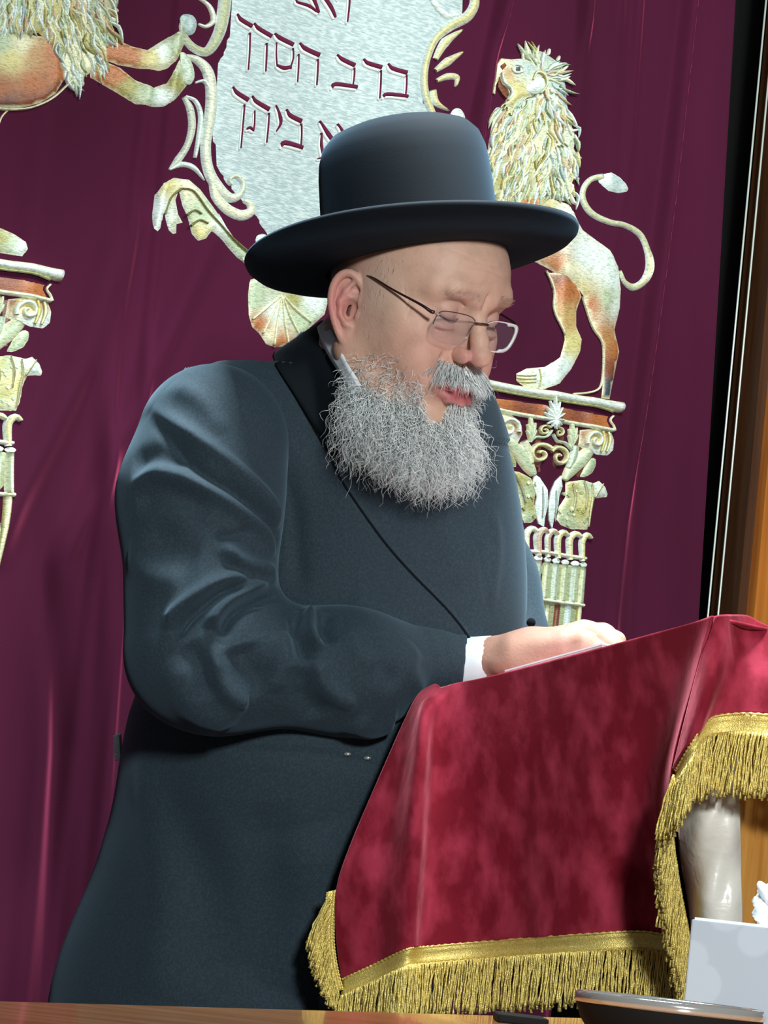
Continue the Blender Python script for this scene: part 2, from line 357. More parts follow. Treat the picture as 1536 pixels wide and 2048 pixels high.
# embroidery, drawn on the curtain plane
def cmap(p, h):
    px, py = p; u, z = wall_uz(px, py); return wall_pt(u, z, float(fold(px, py))+.0022+h)
def T(ox, oy, s): return lambda *pts: [(ox+x/s, oy+y/s) for x, y in pts]
T3, T4, T5, T6, T7 = T(0, 0, 2.743), T(280, 0, 2.194), T(940, 60, 2.695), T(960, 740, 3.9375), T(0, 440, 3.303)
TS = T(480, 560, 8.533)
CREAM, WHT, GOLD, OLIVE, SILV, GREEN, ORNG, BRWN, SLATE = [np.array(lin(c)) for c in ('f0ecc6', 'e9f4ee', 'dfd28c', 'a9a25a', 'b9cbc8', 'bccba8', 'bb6f3e', '8a4a30', '46505a')]
class Emb:
    def __init__(s): s.v = []; s.f = []; s.c = []
    def ribbon(s, pts, w, mid=CREAM, edge=WHT, H=.004, n=6, base=0.0, sm=True):
        P = catmull(pts, n) if sm else np.array(pts, float); m = len(P)
        w = np.interp(np.linspace(0, 1, m), np.linspace(0, 1, len(w)), w) if hasattr(w, '__len__') else np.full(m, float(w))
        Tn = np.gradient(P, axis=0); Tn /= np.linalg.norm(Tn, axis=1)[:, None]+1e-9; Nn = np.stack([-Tn[:, 1], Tn[:, 0]], 1)
        prof = [(-1, -.8), (-.82, .45), (-.4, .9), (0, 1), (.4, .9), (.82, .45), (1, -.8)]; b = len(s.v); K = len(prof)
        for i in range(m):
            for q, hh in prof:
                p = P[i]+Nn[i]*q*w[i]/2; s.v.append(cmap(p, base+(H*hh if hh > 0 else -.0022)*min(1, w[i]/8+.15)))
                s.c.append(edge if abs(q) > .6 else (mid if abs(q) < .1 else mid*.75+edge*.25))
        for i in range(m-1):
            for k in range(K-1): a = b+i*K+k; s.f.append((a, a+1, a+K+1, a+K))
        for e in (0, m-1): s.f.append(tuple(b+e*K+k for k in range(K)))
    def patch(s, pts, col, H=.004, g=9, sm=0, base=0.0, soft=8.0, rim=None):
        P = catmull(pts, sm, True) if sm else np.array(pts, float)
        Q = []
        for i in range(len(P)):
            a, b = P[i], P[(i+1) % len(P)]; n = max(1, int(np.linalg.norm(b-a)/g)); Q += [a+(b-a)*k/n for k in range(n)]
        P = np.array(Q); lo, hi = P.min(0), P.max(0)
        X, Y = np.meshgrid(np.arange(lo[0]+g/2, hi[0], g), np.arange(lo[1]+g/2, hi[1], g)); G = np.stack([X.ravel(), Y.ravel()], 1); ins = np.zeros(len(G), bool)
        for i in range(len(P)):
            a, b = P[i-1], P[i]; c = (a[1] > G[:, 1]) != (b[1] > G[:, 1]); ins ^= c & (G[:, 0] < (b[0]-a[0])*(G[:, 1]-a[1])/(b[1]-a[1]+1e-12)+a[0])
        def bd(q):
            return segdist(np.c_[q, np.zeros(len(q))], [np.array([*p, 0]) for p in np.vstack([P, P[:1]])])
        G = G[ins]
        if len(G): dd = bd(G); G = G[dd > g*.4]; dd = dd[dd > g*.4]
        else: dd = np.zeros(0)
        A = np.vstack([P, G]) if len(G) else P; D = np.r_[np.zeros(len(P)), dd]; n = len(P)
        r = delaunay_2d_cdt([Vector(p) for p in A], [(i, (i+1) % n) for i in range(n)], [], 1, 1e-4)
        b = len(s.v)
        for v, orig in zip(r[0], r[3]):
            d = D[orig[0]] if orig else 0; p = (v[0], v[1])
            s.v.append(cmap(p, base+H*(1-math.exp(-d/soft)))); c = col(p[0], p[1]) if callable(col) else col
            s.c.append(rim if (rim is not None and d < 1.5) else c)
        for f in r[2]: s.f.append(tuple(b+i for i in f))
        k = len(r[0])                                   # side wall down to the velvet
        b2 = len(s.v)
        for p in P: s.v += [cmap(p, base), cmap(p, -.003)]; s.c += [rim if rim is not None else (col(*p) if callable(col) else col)]*2
        for i in range(n): a = b2+2*i; c = b2+2*((i+1) % n); s.f.append((a, a+1, c+1, c))
    def build(s, name, parent, m=M_thread, **k):
        V = np.array(s.v)
        return mesh(name, V, s.f, m, parent, cols=s.c, **k)
def grad(*stops):                                       # real embroidery thread colours blended over the cloth, (x, y, colour)
    S = [(np.array(a[:2], float), a[2]) for a in stops]
    def f(x, y):
        w = [1/((x-p[0])**2+(y-p[1])**2+60)**1.5 for p, c in S]; return sum(wi*c for wi, (p, c) in zip(w, S))/sum(w)
    return f
def one(name, fn, parent, **k):
    e = Emb(); fn(e); return e.build(name, parent, **k)
# --- shield
sh = Emb(); sh.patch([(458, -160), (456, 0), (446, 95), (428, 130), (422, 200), (418, 260), (422, 330), (444, 368), (474, 402), (503, 434), (528, 470), (548, 512), (640, 560), (760, 560), (860, 470), (905, 380), (915, 300), (895, 262), (868, 250), (848, 205), (842, 165), (850, 125), (870, 92), (900, 60), (925, 30), (930, -60), (925, -160)], SILV, H=.003, g=14)
shield = sh.build('embroidered_shield', curt, M_lame, label='silver cloth shield with maroon lettering')
shield.data.materials[0] = M_lame
for nm, pp in (('shield_scroll', None),):
    def scroll_a(e):
        e.ribbon(T3((1230, -60), (1215, 80), (1190, 190), (1130, 285), (1060, 270), (1010, 215), (985, 150), (1010, 105), (1045, 125), (1040, 175)), [80, 80, 70, 55, 50, 42, 36, 30, 22][0:9] if 0 else [30, 29, 26, 20, 18, 15, 13, 11, 8], OLIVE*.6+GREEN*.4, WHT, .006)
        e.ribbon(T3((1060, -20), (1120, 20), (1150, 60), (1160, 120), (1120, 150), (1080, 135)), [6, 9, 12, 13, 9, 5], WHT, CREAM, .005)
    one('shield_scroll', scroll_a, curt)
    one('shield_scroll', lambda e: (e.ribbon(T3((1010, 312), (1075, 335), (1130, 400), (1150, 520), (1140, 660), (1118, 800), (1130, 930), (1180, 1030), (1250, 1090), (1305, 1070), (1320, 1010), (1280, 970), (1245, 990), (1255, 1020)), [10, 18, 25, 26, 25, 23, 24, 27, 22, 16, 12, 11, 9, 7], GOLD*.45+WHT*.55, WHT, .007),
        e.ribbon(T3((1060, 460), (1110, 450), (1140, 500)), [5, 9, 12], WHT, WHT, .006)), curt)
    one('shield_scroll', lambda e: e.ribbon(T3((1150, 985), (1170, 1080), (1230, 1150), (1310, 1185), (1365, 1165), (1360, 1125), (1325, 1105)), [14, 23, 25, 25, 21, 16, 10], CREAM, WHT, .006), curt)
    one('shield_scroll', lambda e: (e.ribbon(T3((1000, 535), (1035, 600), (1045, 700), (1020, 800), (970, 880), (915, 935)), [8, 17, 17, 15, 17, 3], OLIVE*.5+WHT*.5, WHT, .005), e.ribbon(T3((1010, 530), (1065, 560), (1092, 640), (1080, 760), (1060, 870)), [5, 10, 12, 11, 8], WHT, WHT, .005),
        e.ribbon(T3((920, 935), (990, 905), (1055, 925), (1110, 995)), [5, 13, 12, 3], WHT, WHT, .005)), curt)
    def leaf_e(e):
        e.patch(T3((830, 1300), (826, 1180), (840, 1070), (885, 1005), (950, 975), (1030, 985), (1090, 1040), (1150, 1130), (1225, 1240), (1300, 1340), (1440, 1460), (1400, 1490), (1290, 1420), (1215, 1340), (1140, 1280), (1110, 1320), (1070, 1332), (1040, 1290), (1020, 1200), (990, 1130), (975, 1060), (960, 1100), (975, 1180), (1000, 1225), (965, 1235), (962, 1308), (920, 1270), (890, 1180), (870, 1260)), grad((310, 420, WHT), (330, 365, GOLD), (370, 365, CREAM), (400, 430, GREEN), (390, 470, GOLD), (440, 450, WHT), (470, 500, GREEN)), H=.008, g=7, rim=WHT)
        for q in ([(985, 1040), (1050, 1060), (1130, 1180), (1230, 1290), (1360, 1400)], [(1010, 1185), (1050, 1160), (1085, 1180)], [(1030, 1245), (1075, 1215), (1115, 1235)], [(890, 1180), (925, 1090), (980, 1040)]): e.ribbon(T3(*q), 4.5, OLIVE*.5, OLIVE*.7, .004, base=.006)
    one('acanthus_leaf', leaf_e, curt)
    one('shield_bead', lambda e: e.patch(T3((1392, 1310), (1410, 1288), (1450, 1285), (1490, 1320), (1490, 1350), (1440, 1360), (1400, 1345)), WHT, H=.008, g=6, sm=3), curt)
    one('shield_scroll', lambda e: e.ribbon([(430, 430), (470, 500), (505, 545), (560, 590)], [4, 9, 9, 6], WHT, CREAM, .004), curt)
    one('shield_scroll', lambda e: (e.ribbon(T4((1250, -40), (1290, 30), (1340, 75), (1395, 65)), [16, 17, 17, 10], WHT, WHT, .006), e.ribbon(T4((1435, -60), (1462, 10), (1430, 75), (1350, 120), (1285, 175), (1248, 260), (1235, 350), (1245, 430), (1275, 510), (1300, 580)), [18, 22, 24, 22, 19, 17, 17, 17, 16, 12], GOLD*.7+OLIVE*.3, WHT, .007)), curt)
    for q, w in (([(1285, 265), (1330, 190), (1405, 135)], [12, 22, 4]), ([(1285, 315), (1340, 275), (1408, 232)], [10, 20, 4]), ([(1290, 360), (1340, 340), (1382, 345), (1375, 385)], [9, 16, 14, 4]), ([(1275, 400), (1290, 455), (1345, 490)], [16, 15, 3])):
        one('shield_leaf', lambda e: (e.ribbon(T4(*q), w, GOLD, WHT, .006), e.ribbon(T4(*q), [1, 3, 1], OLIVE*.6, OLIVE*.6, .0015, base=.005)), curt)
    one('shield_bead', lambda e: e.patch(T4((1350, 515), (1368, 480), (1400, 478), (1422, 510), (1420, 555), (1375, 558)), WHT, H=.008, g=6, sm=3), curt)
    # shell under the shield
    def shell(e):
        e.patch([(495, 560), (492, 590), (493, 630), (500, 655), (515, 668), (530, 690), (548, 696), (572, 694), (600, 675), (622, 655), (650, 630), (660, 590), (640, 560), (560, 540)], grad((505, 600, GREEN), (515, 650, ORNG), (535, 675, CREAM), (556, 685, ORNG), (550, 625, WHT), (600, 640, GREEN), (585, 600, OLIVE), (620, 600, WHT)), H=.006, g=6, rim=CREAM)
        for x, y in ((500, 640), (522, 668), (545, 692), (575, 690), (598, 672), (620, 645)): e.ribbon([(562, 590), ((562+x)/2-2, (590+y)/2+2), (x, y)], [2, 5, 4], CREAM, CREAM, .003, base=.005)
    one('shell_ornament', shell, curt)
# --- letters
letters = [  # (maroon strokes with widths) in crop coordinates
 [([(685, -10), (680, 12), (735, 30), (778, 60)], [8, 12, 18, 8]), ([(738, -30), (760, 10), (778, 58)], [22, 20, 14])], [([(788, -30), (830, 30), (852, 78)], [22, 22, 14]), ([(850, -30), (868, 0)], [10, 5])], [([(915, -40), (912, 30), (905, 98)], [12, 10, 7])],
 [([(416, 66), (428, 92), (478, 122)], [5, 22, 24]), ([(470, 150), (468, 230), (462, 312)], [9, 8, 7])], [([(490, 106), (505, 130), (566, 165)], [5, 22, 24]), ([(545, 195), (543, 250), (540, 318)], [9, 10, 8])],
 [([(582, 150), (600, 170), (664, 200)], [6, 24, 24]), ([(664, 215), (664, 260), (652, 298)], [8, 8, 8]), ([(590, 290), (620, 303), (655, 298)], [10, 22, 18]), ([(590, 190), (588, 240), (592, 292)], [4, 5, 5])],
 [([(695, 190), (715, 215), (782, 245)], [6, 24, 26]), ([(690, 240), (688, 300), (684, 362)], [7, 8, 7]), ([(776, 262), (774, 310), (770, 375)], [9, 10, 8])],
 [([(862, 240), (880, 262), (936, 290)], [5, 22, 24]), ([(935, 300), (933, 340), (928, 375)], [8, 8, 7]), ([(838, 390), (855, 372), (946, 385)], [7, 22, 20])],
 [([(976, 260), (990, 280), (1050, 300)], [5, 22, 24]), ([(1048, 312), (1046, 370), (1042, 435)], [8, 9, 7])],
 [([(1080, 282), (1095, 305), (1158, 325)], [5, 22, 24]), ([(1157, 335), (1156, 380), (1152, 425)], [8, 8, 7]), ([(1058, 432), (1075, 418), (1162, 428)], [6, 20, 18])],
 [([(396, 385), (410, 412), (462, 445)], [5, 22, 26]), ([(446, 465), (438, 560), (430, 655)], [8, 8, 6])],
 [([(482, 425), (495, 450), (556, 485)], [5, 22, 26]), ([(556, 500), (552, 560), (545, 630)], [8, 9, 8]), ([(492, 490), (490, 550), (484, 580)], [5, 7, 10]), ([(456, 574), (470, 566), (486, 578)], [6, 16, 12])],
 [([(588, 465), (606, 520), (606, 550), (588, 582)], [5, 20, 14, 4])],
 [([(636, 482), (650, 510), (702, 535)], [6, 24, 26]), ([(702, 545), (703, 590), (700, 642)], [9, 8, 8]), ([(612, 648), (630, 630), (708, 650)], [8, 26, 22])],
 [([(784, 532), (820, 590), (860, 645)], [8, 24, 22]), ([(792, 585), (790, 640), (800, 690)], [9, 16, 14]), ([(775, 697), (800, 694), (822, 696)], [5, 10, 5]), ([(862, 545), (880, 575), (890, 610)], [8, 16, 8])], [([(918, 560), (935, 580), (965, 585)], [6, 20, 20])]]
for L in letters:
    b = Emb()
    for pts, w in L: b.ribbon(T4(*[(x-5, y+9) for x, y in pts]), [q/2.194+1.5 for q in w], WHT, WHT, .003, n=4, base=.002)
    lo = b.build('letter', shield, M_white)
    e = Emb()
    for pts, w in L: e.ribbon(T4(*pts), [q/2.194 for q in w], BRWN, BRWN, .0025, n=4, base=.0045)
    e.build('letter', shield, M_maroon)
# --- right lion
def lockfield(e, poly, n, dirf, cols, L=(22, 46), Wd=(4, 8), H=.004, base=.004):
    P = np.array(poly, float); lo, hi = P.min(0), P.max(0); k = 0
    while k < n:
        q = RNG.uniform(lo, hi); ins = False
        for i in range(len(P)):
            a, b = P[i-1], P[i]
            if (a[1] > q[1]) != (b[1] > q[1]) and q[0] < (b[0]-a[0])*(q[1]-a[1])/(b[1]-a[1])+a[0]: ins = not ins
        if not ins: continue
        k += 1; d = np.array(dirf(*q), float); d /= np.linalg.norm(d)+1e-9; nn = np.array([-d[1], d[0]]); l = RNG.uniform(*L); c = RNG.uniform(-.28, .28)*l
        q0 = q-d*l/2; w = RNG.uniform(*Wd); col = cols[RNG.integers(len(cols))]
        e.ribbon([q0, q0+d*l*.35+nn*c, q0+d*l*.7+nn*c*.6, q0+d*l], [w*.4, w, w*.8, .8], col, col*.55+WHT*.45 if RNG.random() < .6 else col*.6, H, n=2, base=base+RNG.uniform(0, .003))
MC = [CREAM, CREAM, GREEN, GREEN, WHT, SILV, GOLD, OLIVE, ORNG*.6+CREAM*.4, WHT]
lion = one('embroidered_lion', lambda e: e.patch(T5((300, 880), (420, 900), (520, 940), (600, 1080), (740, 1190), (790, 1280), (806, 1400), (800, 1500), (770, 1620), (797, 1735), (770, 1860), (742, 1998), (690, 1990), (702, 1870), (690, 1700), (645, 1600), (600, 1440), (545, 1365), (430, 1300), (250, 1200), (160, 1080), (140, 1000)),
    grad((1055, 420, ORNG), (1090, 430, GOLD), (1120, 440, WHT), (1160, 510, WHT), (1130, 540, CREAM), (1110, 530, ORNG), (1150, 590, GOLD), (1190, 520, WHT), (1225, 560, WHT), (1235, 610, WHT), (1205, 600, GREEN), (1175, 610, ORNG), (1205, 680, ORNG*.8+GOLD*.2), (1228, 700, ORNG), (1210, 740, BRWN), (1213, 775, SLATE), (1205, 800, SLATE)), H=.008, g=8, rim=CREAM), curt, label='embroidered cream and orange lion at right')
one('hind_leg', lambda e: (e.patch(T5((400, 1300), (500, 1312), (575, 1380), (592, 1440), (565, 1520), (565, 1600), (595, 1670), (585, 1740), (540, 1830), (470, 1915), (390, 1942), (290, 1930), (245, 1895), (245, 1850), (300, 1822), (400, 1812), (465, 1765), (492, 1670), (470, 1600), (440, 1510), (435, 1400)), grad((1110, 550, SLATE*.5+ORNG*.5), (1130, 580, ORNG), (1135, 640, GOLD*.5+ORNG*.5), (1145, 690, GOLD), (1120, 740, WHT), (1080, 765, WHT), (1040, 760, CREAM)), H=.006, g=7, rim=CREAM),
    [e.ribbon(T5((245, y), (300, y+4), (345, y+2)), 2, OLIVE, OLIVE, .002, base=.005) for y in (1862, 1880, 1898)], e.ribbon(T5((362, 1830), (370, 1880), (362, 1925)), 2.5, OLIVE, GOLD, .002, base=.005),
    e.ribbon(T5((400, 1300), (440, 1400), (440, 1510), (490, 1650)), 3.5, CREAM, CREAM, .003, base=.005), e.ribbon(T5((590, 1440), (640, 1600), (692, 1710), (690, 1890), (650, 1950), (540, 1965)), 4, CREAM, CREAM, .004, base=.004)), lion)
def mane_r(e):
    poly = T5((262, 120), (350, 98), (400, 120), (470, 170), (500, 230), (515, 310), (520, 400), (545, 530), (562, 600), (548, 640), (575, 690), (550, 740), (560, 800), (525, 830), (548, 930), (480, 925), (400, 905), (340, 930), (280, 945), (230, 1000), (145, 1025), (110, 850), (85, 700), (95, 600), (115, 500), (112, 420), (240, 400), (380, 330), (300, 170))
    e.patch(poly, grad((1000, 250, GREEN), (1060, 300, CREAM), (1120, 200, SILV), (1020, 360, OLIVE), (1050, 400, GREEN), (1020, 300, ORNG*.5+GREEN*.5), (1130, 380, WHT)), H=.007, g=9)
    def df(x, y):
        cx, cy = 1072, 165; t = min(1, max(0, (y-200)/120)); r = np.array([x-cx, y-cy])/60; r = r/max(1e-3, np.linalg.norm(r)); dn = np.array([-.35+.5*(x > 1090), 1]); return r*(1-t)*1.0+dn*(t+.25)
    lockfield(e, poly, 330, df, MC)
    for x, y, dx, dy in ((500, 215, 25, -20), (510, 260, 25, -5), (517, 330, 20, 5), (540, 545, 35, 0), (560, 600, 10, 18), (560, 690, 30, 8), (545, 800, 32, 10), (540, 925, 14, 28), (470, 160, 8, -20), (420, 125, 5, -25), (90, 660, -12, 12), (100, 720, -12, 15), (300, 110, -5, -20), (340, 105, 8, -18)):
        e.ribbon(T5((x-dx*1.2, y-dy-12), (x-dx*.3, y+3), (x+dx*.5, y+dy*.6), (x+dx, y+dy)), [4, 8, 6, 1], WHT, CREAM, .006, n=3)
one('mane', mane_r, lion)
def face_r(e):
    e.patch(T5((135, 190), (160, 157), (215, 162), (265, 158), (330, 175), (380, 230), (385, 310), (330, 360), (250, 385), (225, 420), (180, 400), (205, 350), (195, 320), (165, 295), (150, 260), (130, 300), (125, 350), (112, 340), (130, 260)), grad((1000, 125, CREAM), (1010, 150, ORNG*.6+GOLD*.4), (1030, 140, WHT), (1045, 135, SILV), (1020, 180, GOLD), (1035, 190, GOLD), (1070, 180, WHT), (990, 160, CREAM)), H=.008, g=6, base=.005, rim=CREAM)
    e.patch(T5((280, 320), (330, 280), (370, 265), (385, 300), (370, 340), (320, 350)), WHT, H=.006, g=6, base=.011, sm=3)
    e.ribbon(T5((320, 275), (340, 235), (380, 250), (392, 300), (360, 350)), [4, 6, 6, 6, 4], CREAM, OLIVE, .004, base=.011)
    e.ribbon(T5((205, 215), (225, 195), (262, 205), (265, 230), (225, 238), (205, 215)), 3.5, WHT, CREAM, .003, base=.012); e.patch(T5((228, 208), (250, 208), (250, 228), (230, 228)), SLATE, H=.003, g=4, base=.012)
    e.ribbon(T5((150, 235), (165, 290), (200, 320), (205, 355), (185, 385)), [3, 4, 5, 4, 3], WHT, WHT, .003, base=.012); e.patch(T5((145, 240), (160, 300), (190, 330), (190, 375), (165, 350), (140, 310)), BRWN*.8, H=.002, g=5, base=.006)
    for i in range(4): e.ribbon(T5((150+i*18, 425+i*8), (170+i*15, 405+i*8), (190+i*12, 425+i*10), (200+i*8, 455+i*10)), 3.5, CREAM, OLIVE*.8, .003, base=.008)
    e.patch(T5((145, 200), (165, 185), (175, 200), (155, 222)), BRWN, H=.003, g=4, base=.012)
one('head', face_r, lion)
one('tail', lambda e: (e.ribbon(T5((795, 1300), (820, 1360), (870, 1390), (925, 1360), (955, 1290), (950, 1200), (910, 1110), (830, 1060), (730, 1040), (640, 990), (597, 920), (600, 860), (640, 810), (700, 795)), [5, 10, 17, 17, 15, 14, 14, 13, 13, 14, 14, 13, 13, 14], GREEN*.5+GOLD*.5, WHT, .006), e.patch(T5((665, 812), (700, 778), (745, 768), (795, 795), (842, 852), (840, 878), (790, 888), (730, 878), (700, 850)), grad((1200, 360, WHT), (1230, 370, SILV), (1250, 385, WHT)), H=.006, g=6, rim=WHT)), lion)
# --- left lion
lion2 = one('embroidered_lion', lambda e: e.patch(T3((-120, 150), (0, 170), (140, 190), (260, 210), (330, 300), (345, 440), (290, 525), (200, 580), (100, 600), (0, 598), (-120, 560)), grad((0, 90, GREEN), (40, 95, CREAM), (20, 120, GOLD), (60, 110, ORNG*.7+GOLD*.3), (100, 110, ORNG), (110, 150, ORNG), (60, 170, ORNG), (0, 180, ORNG*.8), (60, 205, BRWN), (110, 190, BRWN), (10, 210, SLATE*.4+BRWN*.6)), H=.009, g=8, rim=CREAM), curt, label='embroidered lion reaching to the shield at left')
one('foreleg', lambda e: e.patch(T3((560, 200), (640, 215), (720, 250), (805, 272), (890, 220), (985, 165), (1010, 240), (975, 320), (920, 380), (870, 395), (760, 380), (650, 362), (560, 330)), grad((235, 100, ORNG), (265, 110, ORNG), (300, 115, GOLD), (325, 105, WHT), (345, 95, GREEN), (355, 110, OLIVE)), H=.007, g=7, rim=CREAM), lion2)
one('foreleg', lambda e: e.patch(T3((470, 420), (560, 330), (660, 370), (740, 435), (840, 480), (905, 455), (950, 370), (975, 320), (1045, 380), (1050, 440), (1000, 500), (960, 550), (900, 590), (820, 592), (740, 575), (640, 515)), grad((200, 145, ORNG), (235, 150, ORNG), (255, 175, OLIVE), (290, 190, GREEN), (320, 195, WHT), (345, 170, OLIVE), (365, 140, GREEN)), H=.007, g=7, rim=CREAM), lion2)
one('paw', lambda e: e.patch(T3((975, 300), (1010, 300), (1045, 360), (1055, 430), (1030, 470), (1000, 450), (985, 380)), GREEN*.6+WHT*.4, H=.006, g=6, base=.004, sm=3), lion2)
one('paw', lambda e: e.patch(T3((970, 110), (1000, 85), (1045, 90), (1068, 130), (1055, 185), (1020, 200), (985, 180)), SILV, H=.007, g=6, base=.004, sm=3), lion2)
def mane_l(e):
    poly = T3((-60, -40), (600, -40), (625, 60), (620, 150), (640, 200), (632, 260), (595, 255), (565, 330), (545, 415), (500, 400), (440, 440), (435, 480), (392, 495), (345, 430), (320, 310), (262, 250), (200, 190), (60, 200), (-60, 190))
    e.patch(poly, grad((20, 20, GREEN), (100, 40, OLIVE), (200, 60, GREEN), (170, 30, ORNG*.6+GREEN*.4), (150, 120, CREAM), (90, 40, GOLD)), H=.009, g=9)
    lockfield(e, poly, 240, lambda x, y: (.25+(x-120)/260, 1), MC, (26, 60), (5, 10))
    for x, y, dx, dy in ((395, 480, -8, 20), (440, 460, 6, 20), (500, 410, 8, 22), (545, 405, 0, 24), (570, 330, 6, 30), (600, 250, 10, 30), (632, 255, 4, 30), (625, 60, 14, 12), (622, 120, 18, 10), (330, 330, -14, 20), (345, 420, -6, 25)):
        e.ribbon(T3((x-dx, y-dy*2.2), (x, y-dy*.8), (x+dx, y+dy*.4), (x+dx*.6, y+dy)), [5, 9, 7, 1], WHT, CREAM, .006, n=3)
one('mane', mane_l, lion2)
one('belly_cord', lambda e: (e.ribbon(T3((-60, 590), (0, 604), (90, 607), (180, 592), (280, 540), (400, 430)), 5, CREAM, CREAM, .005, base=.004), e.ribbon(T3((40, 606), (0, 650), (-30, 740)), 4.5, CREAM, CREAM, .004)), lion2)
# --- columns (the left one is the same design, further along the curtain)
def column(shift, label):
    global cmap
    base_map = cmap
    if shift:
        def shifted(p, h):
            u, z = wall_uz(*p); q = wall_pt(u+shift, z, 0); px, py = proj(q); return wall_pt(u+shift, z, float(fold(px, py))+.0022+h)
        cmap = shifted
    c = one('embroidered_column', lambda e: (e.patch(T6((400, 1480), (800, 1540), (775, 1990), (760, 2400), (420, 2400), (430, 2000)), GREEN*.5+OLIVE*.3, H=.003, g=14),), curt, label=label)
    one('abacus', lambda e: (e.patch(T6((80, 290), (105, 205), (560, 275), (1010, 360), (990, 400), (1040, 480), (1030, 495), (560, 410)), grad((1000, 800, ORNG), (1050, 812, BRWN), (1100, 815, ORNG), (1150, 825, BRWN), (1200, 835, ORNG)), H=.003, g=8),
        e.ribbon(T6((40, 105), (300, 160), (600, 210), (850, 255), (1100, 300)), [17, 18, 18, 19, 23], WHT, CREAM, .009, base=.003), e.ribbon(T6((60, 150), (330, 205), (600, 250), (900, 300), (1020, 335)), 4, OLIVE, GREEN, .004, base=.006),
        e.ribbon(T6((80, 300), (300, 350), (560, 395), (800, 440), (1035, 480)), 9, CREAM, WHT, .006, base=.002), e.ribbon(T6((65, 190), (105, 215), (100, 260), (78, 300)), 4, CREAM, CREAM, .004, base=.003), e.ribbon(T6((1030, 365), (1005, 400), (1030, 440), (1045, 480)), 4, CREAM, CREAM, .004, base=.003)), c)
    one('ground', lambda e: e.patch(T6((130, 330), (1000, 500), (860, 860), (640, 830), (420, 800), (330, 700)), BRWN*.55+SLATE*.1, H=.001, g=16), c)
    one('palmette', lambda e: [e.ribbon(T6((550, 400), (550+dx*.5, 400+dy*.55), (550+dx, 400+dy)), [3, 6, 3], WHT, WHT, .006, base=.008, n=3) for dx, dy in ((0, -190), (-35, -150), (35, -140), (-60, -105), (62, -95), (-75, -60), (80, -50), (-75, -15), (78, 0), (-55, 30), (55, 40), (0, 70), (-28, 55), (30, 60))], c)
    def vol(e, cx, cy, sgn, r0=85):
        pts = [(cx+sgn*r*math.cos(a), cy+r*math.sin(a)) for a, r in [(math.radians(-200+t*30), r0*(1-t/19)) for t in range(17)]]
        e.ribbon(T6(*pts), [9]*6+[8]*5+[6]*6, WHT, CREAM, .006, base=.003, n=4)
    one('volute', lambda e: (e.patch(T6((75, 310), (50, 400), (60, 490), (110, 530), (170, 570), (300, 590), (340, 500), (320, 400), (240, 340), (150, 320)), grad((975, 840, GOLD), (985, 860, ORNG*.5+GOLD*.5), (1000, 840, CREAM), (1010, 880, WHT), (1040, 850, BRWN)), H=.004, g=7, rim=CREAM), vol(e, 215, 460, -1), [e.ribbon(T6((95+i*38, 330+i*4), (85+i*36, 410), (105+i*36, 500)), [5, 8, 5], GOLD if i % 2 else CREAM, OLIVE, .004, base=.003) for i in range(2)]), c)
    one('volute', lambda e: (e.patch(T6((760, 470), (860, 450), (1030, 490), (1050, 560), (1040, 640), (990, 685), (900, 680), (800, 640), (740, 610)), grad((1160, 860, BRWN), (1185, 870, GOLD), (1210, 860, ORNG), (1215, 900, WHT), (1190, 905, WHT)), H=.004, g=7, rim=CREAM), vol(e, 880, 560, 1, 75), [e.ribbon(T6((940+i*45, 480+i*8), (955+i*44, 560), (925+i*46, 650)), [5, 9, 5], GOLD if not i else CREAM, OLIVE, .004, base=.003) for i in range(2)]), c)
    one('stem', lambda e: (e.ribbon(T6((200, 560), (290, 640), (370, 760), (410, 830)), [14, 30, 26, 12], GREEN, CREAM, .006, base=.002), e.ribbon(T6((330, 560), (370, 640), (390, 740)), [14, 18, 10], CREAM*.7+OLIVE*.3, WHT, .005, base=.003)), c)
    one('stem', lambda e: (e.ribbon(T6((830, 640), (760, 720), (690, 800), (640, 870)), [22, 30, 26, 12], GREEN, CREAM, .006, base=.002), e.ribbon(T6((730, 600), (710, 700), (670, 780)), [12, 18, 10], GREEN*.8, WHT, .005, base=.003)), c)
    one('leaf', lambda e: e.patch(T6((175, 590), (235, 580), (275, 660), (285, 770), (230, 760), (170, 700), (150, 640)), OLIVE*.5+GREEN*.4, H=.005, g=7, rim=CREAM, sm=3), c)
    one('leaf', lambda e: e.patch(T6((890, 690), (895, 760), (850, 830), (760, 860), (780, 780), (830, 700)), GREEN, H=.005, g=7, rim=CREAM, sm=3), c)
    def spiral(e, cx, cy, sgn, r0, w):
        pts = [(cx+sgn*r*math.cos(a), cy+r*math.sin(a)) for a, r in [(math.radians(-150+t*36), r0*(1-t/15)) for t in range(14)]]; e.ribbon(T6(*pts), [w]*8+[w*.7]*6, GOLD*.4+CREAM*.6, OLIVE*.5+CREAM*.5, .006, base=.003, n=4)
    one('scrollwork', lambda e: (spiral(e, 455, 665, -1, 85, 9), spiral(e, 600, 690, 1, 85, 9), spiral(e, 490, 480, -1, 42, 5), spiral(e, 600, 495, 1, 42, 5), e.ribbon(T6((390, 560), (430, 530), (500, 530), (535, 480)), 5, GREEN, WHT, .004, base=.003), e.ribbon(T6((545, 510), (580, 560), (650, 580), (700, 630)), 6, GREEN, WHT, .004, base=.003)), c)
    for cx, cy in ((390, 480), (705, 520)):
        one('sprig', lambda e: [e.ribbon(T6((cx-10, cy+90), (cx+dx*.5, cy+30+dy*.5), (cx+dx, cy+dy)), [5, 8, 3], GREEN, CREAM, .005, base=.004, n=3) for dx, dy in ((0, -100), (-35, -50), (30, -60), (-40, 0), (35, -5), (-15, -110))], c)
